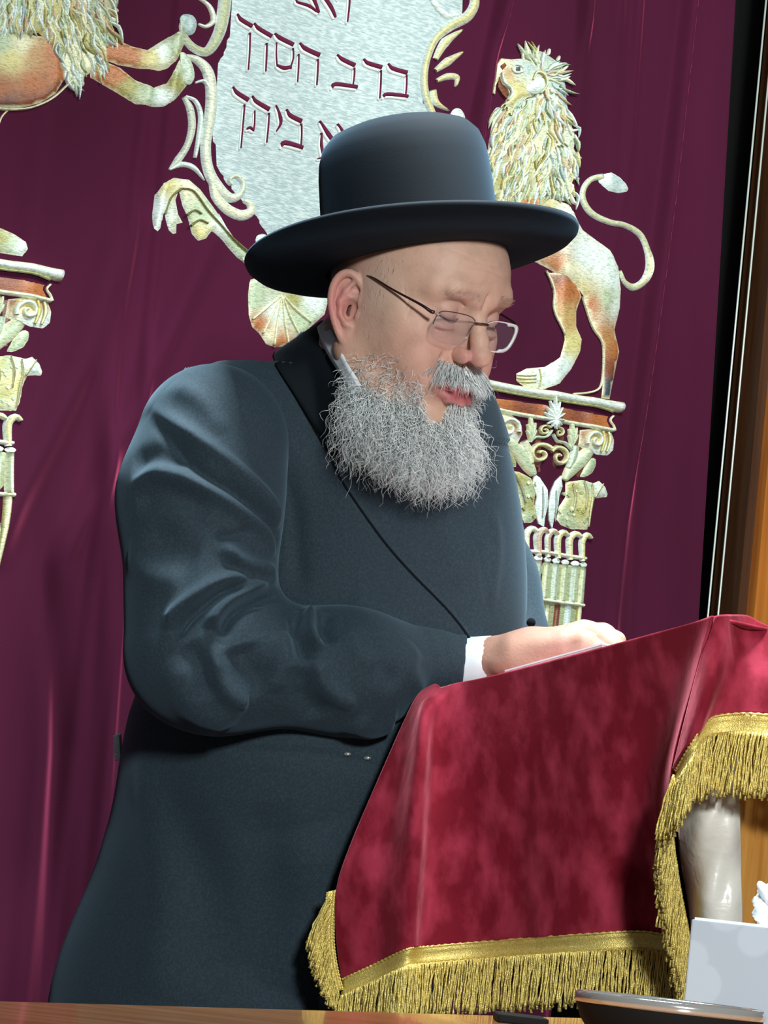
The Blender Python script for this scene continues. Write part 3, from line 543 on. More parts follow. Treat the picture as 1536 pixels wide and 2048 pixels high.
    def acan(e):
        e.patch(T6((145, 770), (220, 785), (310, 800), (400, 850), (430, 960), (420, 1060), (440, 1160), (400, 1210), (330, 1210), (290, 1000), (210, 860)), grad((1010, 945, CREAM), (1030, 960, OLIVE), (1045, 990, GREEN), (1060, 1010, OLIVE), (1050, 1035, GREEN)), H=.006, g=7, rim=CREAM)
        e.patch(T6((650, 880), (780, 865), (870, 890), (920, 870), (975, 920), (995, 975), (978, 1040), (945, 1010), (890, 1020), (860, 1100), (850, 1200), (820, 1270), (700, 1260), (620, 1230), (580, 1180), (600, 1080), (650, 1000)), grad((1140, 970, OLIVE), (1165, 965, GREEN), (1190, 965, WHT), (1205, 985, WHT), (1170, 1010, GOLD), (1150, 1030, OLIVE), (1130, 1040, GREEN), (1170, 1050, CREAM)), H=.007, g=7, rim=CREAM)
        for q in ([(780, 880), (800, 980), (790, 1100)], [(840, 900), (850, 1000), (830, 1130), (815, 1240)], [(700, 900), (720, 1010), (700, 1120)], [(240, 800), (300, 900), (340, 1050)], [(940, 900), (900, 960), (870, 1010)]): e.ribbon(T6(*q), [2, 4, 2], OLIVE*.6, CREAM, .003, base=.007)
        for _ in range(26):
            x, y = (RNG.uniform(600, 820), RNG.uniform(930, 1230)) if RNG.random() < .6 else (RNG.uniform(310, 420), RNG.uniform(870, 1180)); e.patch(T6((x-14, y), (x, y-16), (x+14, y), (x, y+16)), [CREAM, OLIVE, GREEN][RNG.integers(3)], H=.003, g=5, base=.006)
    one('acanthus_leaves', acan, c)
    one('feather_pair', lambda e: (e.patch(T6((410, 820), (450, 850), (500, 950), (505, 1060), (480, 1160), (470, 1240), (435, 1210), (415, 1080), (430, 1000), (400, 900)), WHT, H=.006, g=6, base=.004, rim=WHT), e.patch(T6((615, 835), (625, 920), (600, 1000), (590, 1090), (560, 1180), (545, 1250), (515, 1180), (510, 1060), (530, 960), (570, 880)), WHT, H=.006, g=6, base=.004, rim=WHT), [e.ribbon(T6((x, y), (x+2, y+120), (x-6, y+250)), [1, 3, 1], SILV*.6, SILV, .002, base=.01) for x, y in ((455, 920), (560, 950))]), c)
    def tips(e):
        for i, x in enumerate((360, 440, 520, 600, 690, 780)):
            y = 1270+(x-360)*.13; e.ribbon(T6((x-5, y+185), (x-10, y+90), (x-5, y+20), (x+35, y-20), (x+70, y+5)), [10, 13, 14, 13, 7], (CREAM, ORNG*.6+CREAM*.3, ORNG*.5+CREAM*.4, GOLD, GOLD, GOLD)[i], WHT, .006, base=.002, n=4)
    one('leaf_tips', tips, c)
    one('ring', lambda e: e.ribbon(T6((370, 1430), (500, 1440), (650, 1465), (800, 1490)), 9, CREAM, WHT, .006, base=.002), c)
    one('ring', lambda e: e.ribbon(T6((430, 1805), (560, 1825), (700, 1845), (785, 1858)), 9, CREAM, WHT, .006, base=.002), c)
    for i, x in enumerate((435, 510, 580, 650, 720, 785)):
        y = 1480+(x-435)*.15; one('flute', lambda e: (e.ribbon(T6((x, y+20), (x-14, y+170), (x-25, 1810+(x-435)*.13)), [11, 13, 12], GREEN*.8, CREAM if i % 2 else WHT, .005, base=.002, n=3), e.patch(T6((x-32, y), (x, y-18), (x+30, y+5), (x, y+30)), WHT, H=.006, g=5, base=.003, sm=3)), c)
    for i, x in enumerate((510, 590, 670, 755)):
        one('shaft_strip', lambda e: e.ribbon(T6((x, 1850), (x-25, 2080), (x-70, 2500)), [12, 12, 12], (CREAM, BRWN*.7+SLATE*.2, SILV, CREAM)[i], (GREEN, BRWN, WHT, OLIVE)[i], .004, base=.002, n=3), c)
    cmap = base_map
column(0, 'embroidered column under the right lion')
ua, _ = wall_uz(1243, 815); ub, _ = wall_uz(126, 540); column(ub-ua, 'embroidered column at the left edge')
one('hind_paw', lambda e: e.patch(T7((-60, 40), (0, 55), (80, 95), (150, 150), (165, 200), (130, 255), (60, 240), (-60, 215)), grad((0, 480, OLIVE), (20, 490, GREEN), (40, 490, WHT), (30, 510, WHT)), H=.007, g=7, rim=CREAM), lion2)
# ------------------------------------------------------------------ the man
man = thing('person', 'bearded man in black brimmed hat, spectacles and dark coat reading at the draped lectern', 'person', (-.17, 2.95, 0))
def head_axes(y, p, r):
    fw = np.array([math.sin(y)*math.cos(p), -math.sin(p), -math.cos(y)*math.cos(p)]); l = np.array([math.cos(y), 0, math.sin(y)]); u = np.cross(fw, l)
    if u[1] < 0: u = -u
    return np.stack([l*math.cos(r)-u*math.sin(r), fw, u*math.cos(r)+l*math.sin(r)])
HD = 2.80; HA = head_axes(math.radians(46.5), math.radians(18), math.radians(4.3)); HO = cf(808, 643, HD)
def h2c(p): return np.asarray(p) @ HA + HO
def c2h(p): return (np.asarray(p)-HO) @ HA.T
def h2w(p): return c2w(h2c(p))
Fh = Field((-.108, -.125, -.165), (.108, .14, .15), .00125)
E_, Cn, Ch = Fh.ell, Fh.cone, Fh.chain
E_((0, -.005, .055), (.077, .1, .085), .01)
E_((0, .028, .062), (.068, .071, .062), .03)
E_((0, .03, -.028), (.058, .062, .072), .03)
for s in (-1, 1):
    Ch([(s*.062, -.0, -.04), (s*.05, .04, -.07), (s*.02, .078, -.088)], [.02, .018, .016], .02)
    E_((s*.05, .058, .004), (.021, .024, .02), .02)
    E_((s*.04, .062, -.026), (.026, .03, .03), .018)
    E_((s*.066, .02, .0), (.012, .035, .04), .02)
Cn((0, -.03, -.04), .058, (0, -.05, -.115), .056, .03)
E_((0, .078, -.046), (.03, .028, .028), .015); E_((0, .078, -.088), (.022, .02, .018), .015)
for s in (-1, 1):
    Ch([(s*.05, .074, .05), (s*.034, .088, .055), (s*.012, .094, .05)], [.008, .009, .009], .013)
    E_((s*.033, .104, .03), (.019, .017, .0125), .013, True)
Ch([(0, .09, .044), (0, .099, .026), (0, .108, .008), (0, .113, -.004)], [.0075, .007, .0078, .0098], .008)
E_((0, .1155, -.0065), (.0112, .0115, .0105), .005)
for s in (-1, 1):
    E_((s*.0140, .1015, -.010), (.0066, .0115, .0085), .0035)
    E_((s*.0085, .107, -.0195), (.0042, .0062, .0045), .002, True)
    Cn((s*.0235, .098, -.004), .0022, (s*.034, .086, -.026), .0022, .006, True)      # nasolabial fold
    E_((s*.033, .0785, .0305), (.0138, .0135, .0128), .0025)                         # eyelids over the ball
    Ch([(s*.021, .0885, .0235), (s*.029, .0922, .0212), (s*.037, .0908, .0213), (s*.045, .0835, .0245)], [.0012]*4, .0012, True)
    Ch([(s*.021, .0915, .0395), (s*.031, .0935, .0425), (s*.041, .0885, .0405)], [.0012]*3, .003, True)
    E_((s*.034, .0835, .0145), (.0145, .009, .0055), .006)
    Ch([(s*.024, .0925, .0095), (s*.034, .0905, .0075), (s*.044, .0845, .0095)], [.001]*3, .005, True)
    E_((s*.031, .0925, .052), (.016, .005, .0045), .006)
Cn((-.004, .1035, .054), .0008, (-.0035, .1035, .042), .0008, .006, True)
Cn((0, .1075, -.022), .0022, (0, .1085, -.034), .0025, .004, True)
Ch([(-.029, .0895, -.0455), (-.016, .1005, -.0415), (-.005, .1055, -.0385), (0, .1055, -.0395), (.005, .1055, -.0385), (.016, .1005, -.0415), (.029, .0895, -.0455)], [.003, .004, .0045, .004, .0045, .004, .003], .003)
Ch([(-.027, .0905, -.0495), (-.014, .1005, -.0555), (0, .1045, -.058), (.014, .1005, -.0555), (.027, .0905, -.0495)], [.003, .0055, .0068, .0055, .003], .003)
Ch([(-.026, .0945, -.047), (-.013, .1055, -.0478), (0, .1095, -.0485), (.013, .1055, -.0478), (.026, .0945, -.047)], [.0009, .0022, .003, .0022, .0009], .001, True)
E_((0, .1035, -.066), (.016, .007, .005), .006, True)
def earp(s, a, b, c=0.0):          # ear plane: a backwards, b up, c outwards
    return np.array([s*(.0735+a*.50+c*.86), .004-a*.82-b*.16+c*.3, b*.985])
for s in (-1, 1):
    ea = np.array([s*.5, -.82, 0]); ea /= np.linalg.norm(ea); eb = np.array([0, -.16, .985]); eb -= ea*(ea@eb); eb /= np.linalg.norm(eb); ec = np.cross(ea, eb)
    E_(earp(s, .0155, .008), (.0165, .0275, .0028), .003, rot=(ea, eb, ec)); E_(earp(s, .008, -.02), (.0115, .0165, .0036), .003, rot=(ea, eb, ec))
    hx = [(.004, .003, .001), (-.001, .012, .003), (-.001, .023, .003), (.005, .033, .003), (.015, .0375, .003), (.025, .033, .003), (.0315, .021, .003), (.032, .006, .003), (.028, -.008, .0025), (.021, -.021, .002), (.013, -.031, .001), (.005, -.035, .0005)]
    hx = catmull(hx, 3); Ch([earp(s, *q) for q in hx], np.interp(np.linspace(0, 11, len(hx)), range(12), [.0025, .003, .0034, .0038, .004, .004, .0038, .0036, .0034, .0036, .004, .0042]), .0018)
    Ch([earp(s, a, b, .003) for a, b in ((.010, .029), (.017, .018), (.0215, .006), (.019, -.006), (.012, -.014), (.005, -.0155))], [.0022, .003, .0034, .0034, .0032, .003], .003)
    Ch([earp(s, a, b, .002) for a, b in ((.004, .017), (.012, .014), (.019, .010))], [.0018, .0024, .0026], .0025)
    E_(earp(s, .0085, .001, .004), (.0072, .0105, .0065), .0025, True, rot=(ea, eb, ec)); E_(earp(s, .006, .0225, .004), (.005, .004, .0035), .002, True, rot=(ea, eb, ec))
    E_(earp(s, -.0015, -.002, .0035), (.0042, .0062, .0034), .003, rot=(ea, eb, ec)); E_(earp(s, .006, -.0265, .001), (.0085, .009, .0044), .003, rot=(ea, eb, ec))
HP, HQ = Fh.mesh(); HP = relax(HP, HQ, 1, .4); HN = normals(HP, HQ)
wr = sum(-a_*np.exp(-((HP[:, 2]-z0-.003*np.cos(HP[:, 0]*70+z0*900))/.0016)**2)*np.exp(-(HP[:, 0]/.043)**4) for z0, a_ in ((.0685, .0006), (.078, .0008), (.088, .0007)))
wr += sum(-.0007*np.exp(-((HP[:, 1]-.062-.0035*k+.25*HP[:, 2])/.0012)**2)*np.exp(-((HP[:, 2]-.028+.008*(k-1))/.006)**2)*(np.abs(HP[:, 0]) > .05) for k in range(0, 3))
HP = HP+HN*(wr*(HP[:, 1] > .05))[:, None]
# skin colours belong to the face: reddish ears, nose and lips
def blob(P, c, r): return np.exp(-(((P-np.array(c))/np.array(r))**2).sum(1))[:, None]
Pm = HP*np.array([1, 1, 1]); aP = np.abs(HP)*np.array([1, 0, 0])+HP*np.array([0, 1, 1])
SK, PINK, LIP, RED, PALE = [np.array(lin(c)) for c in ('cba28e', 'c98480', 'ab535b', 'be5a62', 'bfae9f')]
hc = np.tile(SK, (len(HP), 1))
def tint(w, c): global hc; hc = hc*(1-w)+c*w
tint(.75*blob(aP, (.09, -.012, .004), (.022, .022, .036)), RED*.6+PINK*.4)
tint(.7*blob(aP, (.014, .11, -.008), (.014, .016, .012)), PINK); tint(.35*blob(aP, (.045, .075, -.015), (.03, .03, .03)), PINK)
tint(.5*blob(aP, (.07, .02, .03), (.02, .03, .03)), PALE); tint(.5*blob(aP, (0, .08, .085), (.06, .03, .03)), SK*.8+PALE*.2)
tint(.35*blob(aP, (.033, .09, .026), (.018, .02, .016)), np.array(lin('a5787a')))
zc = .0212+((aP[:, 0]-.033)/.012)**2*.0025; lash = np.exp(-((HP[:, 2]-zc)/.0013)**2)*(np.abs(aP[:, 0]-.033) < .0135)*(HP[:, 1] > .075); tint(.75*lash[:, None], np.array(lin('4a322c')))
br_ = np.exp(-((HP[:, 2]-.0535+((aP[:, 0]-.028)/.05)**2*.03)/.0035)**2)*np.exp(-((aP[:, 0]-.031)/.018)**4)*(HP[:, 1] > .06); tint(.4*br_[:, None], np.array(lin('8d7468')))
lipm = (np.exp(-((HP[:, 2]+.0492)/.0118)**4)*np.exp(-(HP[:, 0]/.0275)**6)*(HP[:, 1] > .09)).reshape(-1, 1); tint(.92*lipm, LIP)
inn = np.exp(-((HP[:, 2]+.0482)/.0022)**2)*(np.abs(HP[:, 0]) < .02)*(HP[:, 1] > .09)*(HN[:, 1] < .75); tint(.8*inn[:, None], np.array(lin('3c1418')))
tint((.55/(1+np.exp((HP[:, 1]+.03)/.008))/(1+np.exp(-(HP[:, 2]+.06)/.02))).reshape(-1, 1)*(1-blob(aP, (.09, -.012, .0), (.018, .02, .045))), np.array(lin('6f675f')))
# --- right hand on the page, pinky side towards us
FR = Field(cf(940, 1420, 2.85), cf(1275, 1190, 2.55), .0012) if 0 else None
a = cf(890, 1420, 2.62); b = cf(1300, 1200, 2.92); FR = Field(np.minimum(a, b), np.maximum(a, b), .00125)
hp = lambda x, y, d: cf(x, y, d+HOFF)
HOFF = .045
FR.cone(hp(900, 1338, 2.78), .026, hp(985, 1325, 2.775), .024, .01)
FR.cone(hp(990, 1322, 2.775), .024, hp(1060, 1300, 2.765), .024, .012)
kn = [(1128, 1288, 2.725, .0145), (1150, 1276, 2.745, .0150), (1168, 1269, 2.766, .0155), (1176, 1270, 2.788, .015)]
for i, (x, y, d, r) in enumerate(kn): FR.cone(hp(1035, 1308+2*i, 2.745+.012*i), .0185, hp(x, y, d), r, .013)
fing = [[(1170, 1282, 2.712), (1196, 1302, 2.71), (1192, 1324, 2.712)], [(1196, 1272, 2.73), (1226, 1290, 2.724), (1228, 1312, 2.722)],
        [(1206, 1268, 2.752), (1232, 1282, 2.746), (1238, 1304, 2.742)], [(1210, 1270, 2.776), (1232, 1286, 2.774), (1240, 1302, 2.772)]]
for (x, y, d, r), fg in zip(kn, fing):
    pts = [hp(x, y, d)]+[hp(*q) for q in fg]; FR.chain(pts, [r*.94, .0112, .0098, .0082], .0035)
for i in range(3):
    break
    x0, y0, d0, r0 = kn[i]; x1, y1, d1, r1 = kn[i+1]; m_ = hp((x0+x1)/2+34, (y0+y1)/2+2, (d0+d1)/2); FR.cone(hp((x0+x1)/2+6, (y0+y1)/2-24, (d0+d1)/2), .0016, m_-np.array([0, -.006, 0]), .0022, .004, True)
FR.chain([hp(1030, 1325, 2.80), hp(1085, 1325, 2.825), hp(1135, 1322, 2.825), hp(1165, 1322, 2.82)], [.017, .014, .0115, .0095], .008)
FR.ell(hp(1060, 1330, 2.75), (.045, .017, .026), .012)
for q in ():
    FR.chain([hp(x, y+6, 2.742) for x, y in q], [.0014]*3, .005, True)
FR.chain([hp(1020, 1300, 2.752), hp(1070, 1280, 2.74), hp(1118, 1270, 2.732)], [.0022, .0016, .0016], .006)
RP, RQ = FR.mesh(); RP = relax(RP, RQ, 1, .4)
# --- left hand, resting further back on the desk
HOFF = 0.0; a = cf(980, 1420, 2.85); b = cf(1330, 1220, 3.12); FL = Field(np.minimum(a, b), np.maximum(a, b), .0016)
FL.cone(hp(1040, 1354, 3.05), .023, hp(1090, 1350, 3.0), .021, .01)
for i in range(4):
    k_ = hp(1152+6*i, 1330+1*i, 2.955+.021*i); FL.cone(hp(1100, 1346, 2.985+.01*i), .016, k_, .0125, .012)
    FL.chain([k_, hp(1184+6*i, 1326+2*i, 2.945+.021*i), hp(1208+5*i, 1334+2*i, 2.94+.02*i), hp(1220+4*i, 1345, 2.94+.02*i)], [.0115, .0102, .009, .0078], .003)
FL.chain([hp(1100, 1356, 2.965), hp(1135, 1356, 2.93), hp(1165, 1356, 2.918)], [.014, .011, .009], .008)
LP, LQ = FL.mesh(); LP = relax(LP, LQ, 1, .4)
# --- clothed trunk, arms and legs under the coat (coarser part of the same body)
def px_(x, y, d): return cf(x, y, d)
FB = Field((-.52, -1.35, 2.5), (.36, .2, 3.4), .011); B3 = FB.ell
FB.cone(px_(765, 740, 2.90), .05, px_(735, 880, 2.96), .055, .03)
B3(px_(735, 1000, 2.95), (.12, .13, .095), .05); B3(px_(750, 1200, 2.94), (.135, .17, .115), .05); FB.cone(px_(690, 1350, 2.95), .12, px_(600, 1600, 2.95), .125, .05)
FB.chain([px_(640, 900, 2.95), px_(430, 900, 2.83), px_(405, 1310, 2.74), px_(640, 1350, 2.745), px_(900, 1338, 2.825)], [.04, .036, .034, .032, .024], .01)
FB.chain([px_(820, 880, 3.0), px_(905, 990, 3.08), px_(975, 1180, 3.12), px_(1060, 1352, 3.06)], [.04, .038, .034, .022], .01)
for gx in (0, 1):
    hip = c2w(px_(590, 1640, 2.93+.12*gx)); kn_ = hip+np.array([-.02, .0, -.34]); an = np.array([hip[0]-.06, hip[1]+.02, .1])
    FB.chain([w2c(hip), w2c(kn_), w2c(an), w2c(an+np.array([.0, 0, -.06]))], [.085, .06, .045, .03], .03)
BP, BQ = FB.mesh(); BP = relax(BP, BQ, 2)
n1, n2, n3 = len(HP), len(RP), len(LP)
AV = np.concatenate([h2w(HP), c2w(RP), c2w(LP), c2w(BP)]); AQ = np.concatenate([HQ, RQ+n1, LQ+n1+n2, BQ+n1+n2+n3])
HND = np.array(lin('bd8f7e')); AC = np.concatenate([hc, np.tile(HND, (n2, 1)), np.tile(HND, (n3, 1)), np.tile(SK, (len(BP), 1))])
HOFF = .045; kk = np.array([hp(*k[:3]) for k in kn])
for k in kk: w_ = np.exp(-(np.linalg.norm(RP-k, axis=1)/.017)**2)[:, None]*.45; AC[n1:n1+n2] = AC[n1:n1+n2]*(1-w_)+PINK*w_
body = mesh('body', AV, AQ, M_skin, man, cols=AC)
# eyes
for s in (-1, 1):
    c = np.array([s*.033, .0775, .0305]); e = Acc(); th = [(math.pi*i/10, 2*math.pi*j/16) for i in range(11) for j in range(16)]
    V = [h2w(c+.0122*np.array([math.sin(t)*math.cos(p), math.cos(t), math.sin(t)*math.sin(p)])) for t, p in th]
    Fc = [(i*16+j, i*16+(j+1) % 16, (i+1)*16+(j+1) % 16, (i+1)*16+j) for i in range(10) for j in range(16)]
    eb_ = mesh('eyeball', V, Fc, M_eye, man)
    d = np.array([0, math.cos(.75), -math.sin(.75)]); sx = np.array([1, 0, 0]); sz = np.cross(sx, d)
    V = [h2w(c+d*.01245)]+[h2w(c+d*.0117+.0048*(sx*math.cos(t)+sz*math.sin(t))) for t in np.linspace(0, 2*math.pi, 16, False)]
    mesh('iris', V, [(0, 1+i, 1+(i+1) % 16) for i in range(16)], M_iris, eb_)
for s in (-1, 1):
    V, Fc = tube([h2w(p) for p in catmull([(s*.0215, .0893, .0240), (s*.029, .0928, .0217), (s*.037, .0915, .0217), (s*.0445, .0848, .0247)], 5)], [.0001]+[.0004]*8+[.00055]*6+[.0001], 6); mesh('eyelashes', V, Fc, M_bridge, man)
# ------------------------------------------------------------------ hat
hn = np.array([-.10, .985, .13]); hn /= np.linalg.norm(hn); hf = HA[1]-hn*(HA[1]@hn); hf /= np.linalg.norm(hf); hl = np.cross(hn, hf)
hc0 = cf(826, 523, 2.80)
def hatp(prof, nseg=96):
    V = []
    for fx, fy, h in prof:                    # lateral radius, forward radius, height
        h = h*1.2 if h > .02 and fx < .0885 else h
        for j in range(nseg):
            t = 2*math.pi*j/nseg; V.append(c2w(hc0+hl*fx*math.cos(t)+hf*fy*math.sin(t)+hn*(h+(0.006*math.cos(t)**2 if fx > .12 else 0))))
    m = len(prof); Fc = [(i*nseg+j, i*nseg+(j+1) % nseg, (i+1)*nseg+(j+1) % nseg, (i+1)*nseg+j) for i in range(m-1) for j in range(nseg)]
    return V, Fc, nseg, m
cr = [(.0875, .099, .0), (.0875, .099, .006), (.0868, .098, .03), (.0858, .0965, .06), (.0845, .095, .082), (.0825, .093, .095), (.078, .088, .1065), (.070, .079, .1145), (.056, .064, .1195), (.036, .042, .1215), (.012, .015, .122), (.001, .001, .122)]
crin = [(.001, .001, .1185), (.05, .056, .116), (.074, .082, .102), (.081, .0905, .08), (.0835, .0945, .0)]
V, Fc, ns, m_ = hatp(crin+cr[::-1][1:]) if 0 else hatp(cr+crin)
hat = mesh('hat', V, Fc, M_hat, man, label='black felt hat with a tall round crown')
br = []
for i, (x, h) in enumerate([(0, .001), (.012, .0015), (.03, .002), (.05, .004), (.066, .0075), (.076, .0125), (.0815, .0165), (.084, .017), (.0855, .014), (.0835, .0085), (.076, .002), (.06, -.0035), (.04, -.005), (.02, -.005), (-.002, -.004)]):
    br.append((.0875+x*1.0, .099+x*.94, h))
V, Fc, ns, m_ = hatp(br); mesh('brim', V, Fc, M_hat, hat)
V, Fc, ns, m_ = hatp([(.0885, .1, .003), (.0890, .1005, .006), (.0880, .0995, .026), (.0872, .0985, .0275)]); bo = mesh('hat_band', V, Fc, M_band, hat); so = bo.modifiers.new('s', 'SOLIDIFY'); so.thickness = .0008
# ------------------------------------------------------------------ spectacles
gl = bpy.data.objects.new('spectacles', None); COL.objects.link(gl); gl.parent = man; gl.matrix_parent_inverse = abs_inv(man); gl.location = h2w((0, .11, .03)).tolist(); gl.empty_display_size = .02; gl['label'] = 'half-rimmed spectacles with rectangular lenses'
def gmesh(name, V, Fc, m, **k):
    L = Vector(h2w((0, .11, .03))); V = [Vector(v)-L for v in V]; me = bpy.data.meshes.new(name); me.from_pydata([tuple(v) for v in V], [], Fc)
    me.polygons.foreach_set('use_smooth', [True]*len(me.polygons)); me.materials.append(m); o = bpy.data.objects.new(name, me); COL.objects.link(o); o.parent = gl; return props(o, **k)
def lensline(s):     # outline in glasses plane; inner, top, outer, bottom
    o = [(.0085, .0335), (.013, .0385), (.024, .0405), (.042, .0405), (.054, .039), (.0585, .033), (.0585, .022), (.055, .013), (.047, .0085), (.030, .0075), (.018, .010), (.011, .019)]
    P = catmull(o, 4, True); r = []
    for x, z in P: r.append(np.array([s*x*1.10-.003, .1060-.20*max(0, x-.01)**1.3-(.0385-z)*.12, z-.0085]))
    return r
for s in (-1, 1):
    L_ = lensline(s); n = len(L_); c = np.mean(L_, 0)+np.array([0, .0006, 0]); V = [h2w(c)]+[h2w(p) for p in L_]
    gmesh('lens', V, [(0, 1+i, 1+(i+1) % n) for i in range(n)], M_lens)
    V, Fc = tube([h2w(p) for p in L_[:n//2]], .00055, 6); gmesh('rim', V, Fc, M_bridge)
    ed = Acc()
    for i in range(n):
        a_, b_ = L_[i], L_[(i+1) % n]; k = (1 if s > 0 else .35); 
    V = []; 
    for p in L_:
        out = (p-c); out /= np.linalg.norm(out); 
        wdt = (.0042 if s*p[0] > .04 and s > 0 else .0012) if s > 0 else .0005
        V += [h2w(p+out*.0002+np.array([0, .0006, 0])), h2w(p-out*wdt+np.array([0, .0006, 0])), h2w(p-out*wdt*.9+np.array([0, -.0016, 0])), h2w(p+out*.0002+np.array([0, -.0016, 0]))]
    Fc = [(i*4+k, i*4+(k+1) % 4, ((i+1) % n)*4+(k+1) % 4, ((i+1) % n)*4+k) for i in range(n) for k in range(4)]
    gmesh('lens_edge', V, Fc, M_lensedge if s > 0 else M_lens)
    hx_ = np.array([s*.066-.003, .0935, .0275]); tp = catmull([hx_+np.array([-s*.003, .003, .0]), hx_, (s*.0745, .082, .031), (s*.0800, .045, .036), (s*.0822, .018, .0405), (s*.0765, -.002, .039)], 6)
    V, Fc = tube([h2w(p) for p in tp], np.interp(np.linspace(0, 1, len(tp)), [0, .12, .45, .8, 1], [.0017, .0021, .0013, .0009, .0009]), 8); gmesh('temple_arm', V, Fc, M_dark)
    V, Fc = tube([h2w(p) for p in catmull([(s*.012-.002, .1045, .023), (s*.0105-.002, .1025, .018), (s*.0095-.002, .100, .014)], 5)], .0006, 6); gmesh('nose_pad', V, Fc, M_bridge)
V, Fc = tube([h2w(p) for p in catmull([(-.0125, .105, .0255), (-.007, .1105, .027), (.003, .1105, .027), (.0075, .105, .0255)], 6)], .00085, 8); gmesh('bridge', V, Fc, M_dark)
# ------------------------------------------------------------------ coat
FT = Field((-.56, -1.2, 2.55), (.27, .16, 3.28), .0036)
FT.ell(px_(735, 960, 2.94), (.160, .19, .135), .05); FT.ell(px_(762, 1200, 2.94), (.165, .2, .145), .06)
FT.ell(px_(560, 960, 2.96), (.145, .18, .12), .06)
FT.cone(px_(600, 832, 2.90), .078, px_(430, 862, 2.81), .070, .05); FT.cone(px_(760, 810, 2.98), .075, px_(900, 965, 3.08), .052, .05)
FT.cone(px_(690, 800, 2.92), .075, px_(640, 900, 2.95), .1, .05)
base = c2w(px_(487, 2040, 2.98)); low = base.copy(); low[2] = .30; low[0] -= .02
FT.cone(px_(665, 1300, 2.95), .170, px_(622, 1500, 2.95), .192, .05); FT.cone(px_(622, 1500, 2.95), .192, px_(487, 2040, 2.98), .208, .05); FT.cone(px_(487, 2040, 2.98), .208, w2c(low), .215, .04)
FT.cone(px_(915, 980, 3.07), .052, px_(968, 1150, 3.09), .055, .03)
FT.ell(px_(905, 700, 2.78), (.10, .075, .09), .02, True)
lw = low.copy(); lw[2] -= .02
# cut flat at the coat's hem
sl = tuple(slice(None) for _ in range(3)); X, Y, Z = [FT.ax[i].reshape([-1 if j == i else 1 for j in range(3)]) for i in range(3)]
zw = X*CB[0][2]+Y*CB[1][2]+Z*CB[2][2]+CAM[2]; FT.F = np.maximum(FT.F, (.26-zw).astype(np.float32))
TP, TQ = FT.mesh(); TP = relax(TP, TQ, 2); TN = normals(TP, TQ); bvT = bvh_of(TP, TQ)
lap = [(583, 770), (619, 830), (652, 893), (679, 955), (727, 1027), (775, 1093), (829, 1153), (883, 1207), (919, 1249), (946, 1290), (965, 1340)]
TPj = (TP[:, 0]/TP[:, 2]*FPX+768, 1024-TP[:, 1]/TP[:, 2]*FPX)
LPp = catmull(lap, 4); xl = np.interp(TPj[1], LPp[:, 1], LPp[:, 0]); side = TPj[0]-xl
near = (TN[:, 2] < .2) & (TPj[1] > 880) & (TPj[1] < 1345)
TP = TP+TN*(np.where(near, -.0045/(1+np.exp(-np.clip(side-3, -60, 60)/2.0))*(TPj[0]-xl < 400), 0))[:, None]
tf = [([(410, 749), (469, 824), (511, 890), (541, 973), (553, 1039), (556, 1150)], .006, -.004), ([(392, 745), (452, 826), (495, 895), (525, 975)], .012, .004),
      ([(600, 1190), (590, 1100), (580, 1000), (545, 900)], .012, -.006), ([(961, 1085), (985, 1225)], .004, -.003), ([(990, 1010), (1003, 1100), (985, 1228)], .008, .003),
      ([(450, 1505), (625, 1508), (765, 1535)], .006, -.003), ([(655, 895), (700, 965), (730, 1010)], .004, .0015), ([(300, 1560), (420, 1800), (440, 2000)], .035, -.010), ([(600, 1650), (640, 1850), (600, 2000)], .04, .012),
      ([(270, 1500), (330, 1750), (300, 2000)], .03, .008), ([(520, 1600), (540, 1800), (500, 2010)], .03, -.008), ([(700, 1180), (760, 1240), (820, 1270)], .012, .003), ([(860, 1000), (900, 1080), (920, 1180)], .02, .003)]
TP = fold_disp(TP, TN, bvT, tf); bvT = bvh_of(TP, TQ)
coat = mesh('coat', c2w(TP), TQ, M_suit, man, label='long dark blue-grey wool coat')
# right sleeve
a = cf(225, 1530, 2.55); b = cf(985, 690, 2.98); FS = Field((-.30, -.27, 2.58), (.10, .17, 2.99), .0025)
FS.cone(px_(428, 880, 2.80), .080, px_(400, 1000, 2.775), .081, .03); FS.cone(px_(400, 1000, 2.775), .081, px_(403, 1290, 2.74), .079, .03)
FS.ell(px_(415, 1330, 2.74), (.078, .068, .07), .02)
FS.cone(px_(470, 1325, 2.735), .067, px_(700, 1343, 2.76), .061, .03); FS.cone(px_(700, 1343, 2.76), .061, px_(845, 1333, 2.815), .044, .03); FS.cone(px_(845, 1333, 2.815), .044, px_(905, 1330, 2.828), .037, .01)
FS.cone(px_(935, 1330, 2.828), .031, px_(990, 1326, 2.83), .031, .003, True)
cz = px_(928, 1330, 2.828); 
Xs, Ys, Zs = [FS.ax[i].reshape([-1 if j == i else 1 for j in range(3)]) for i in range(3)]
dcut = (Xs-cz[0])+(-.12)*(Ys-cz[1]); FS.F = np.maximum(FS.F, dcut.astype(np.float32)+0*FS.F)
SP, SQ = FS.mesh(); SP = relax(SP, SQ, 2); SN = normals(SP, SQ); bvS = bvh_of(SP, SQ)
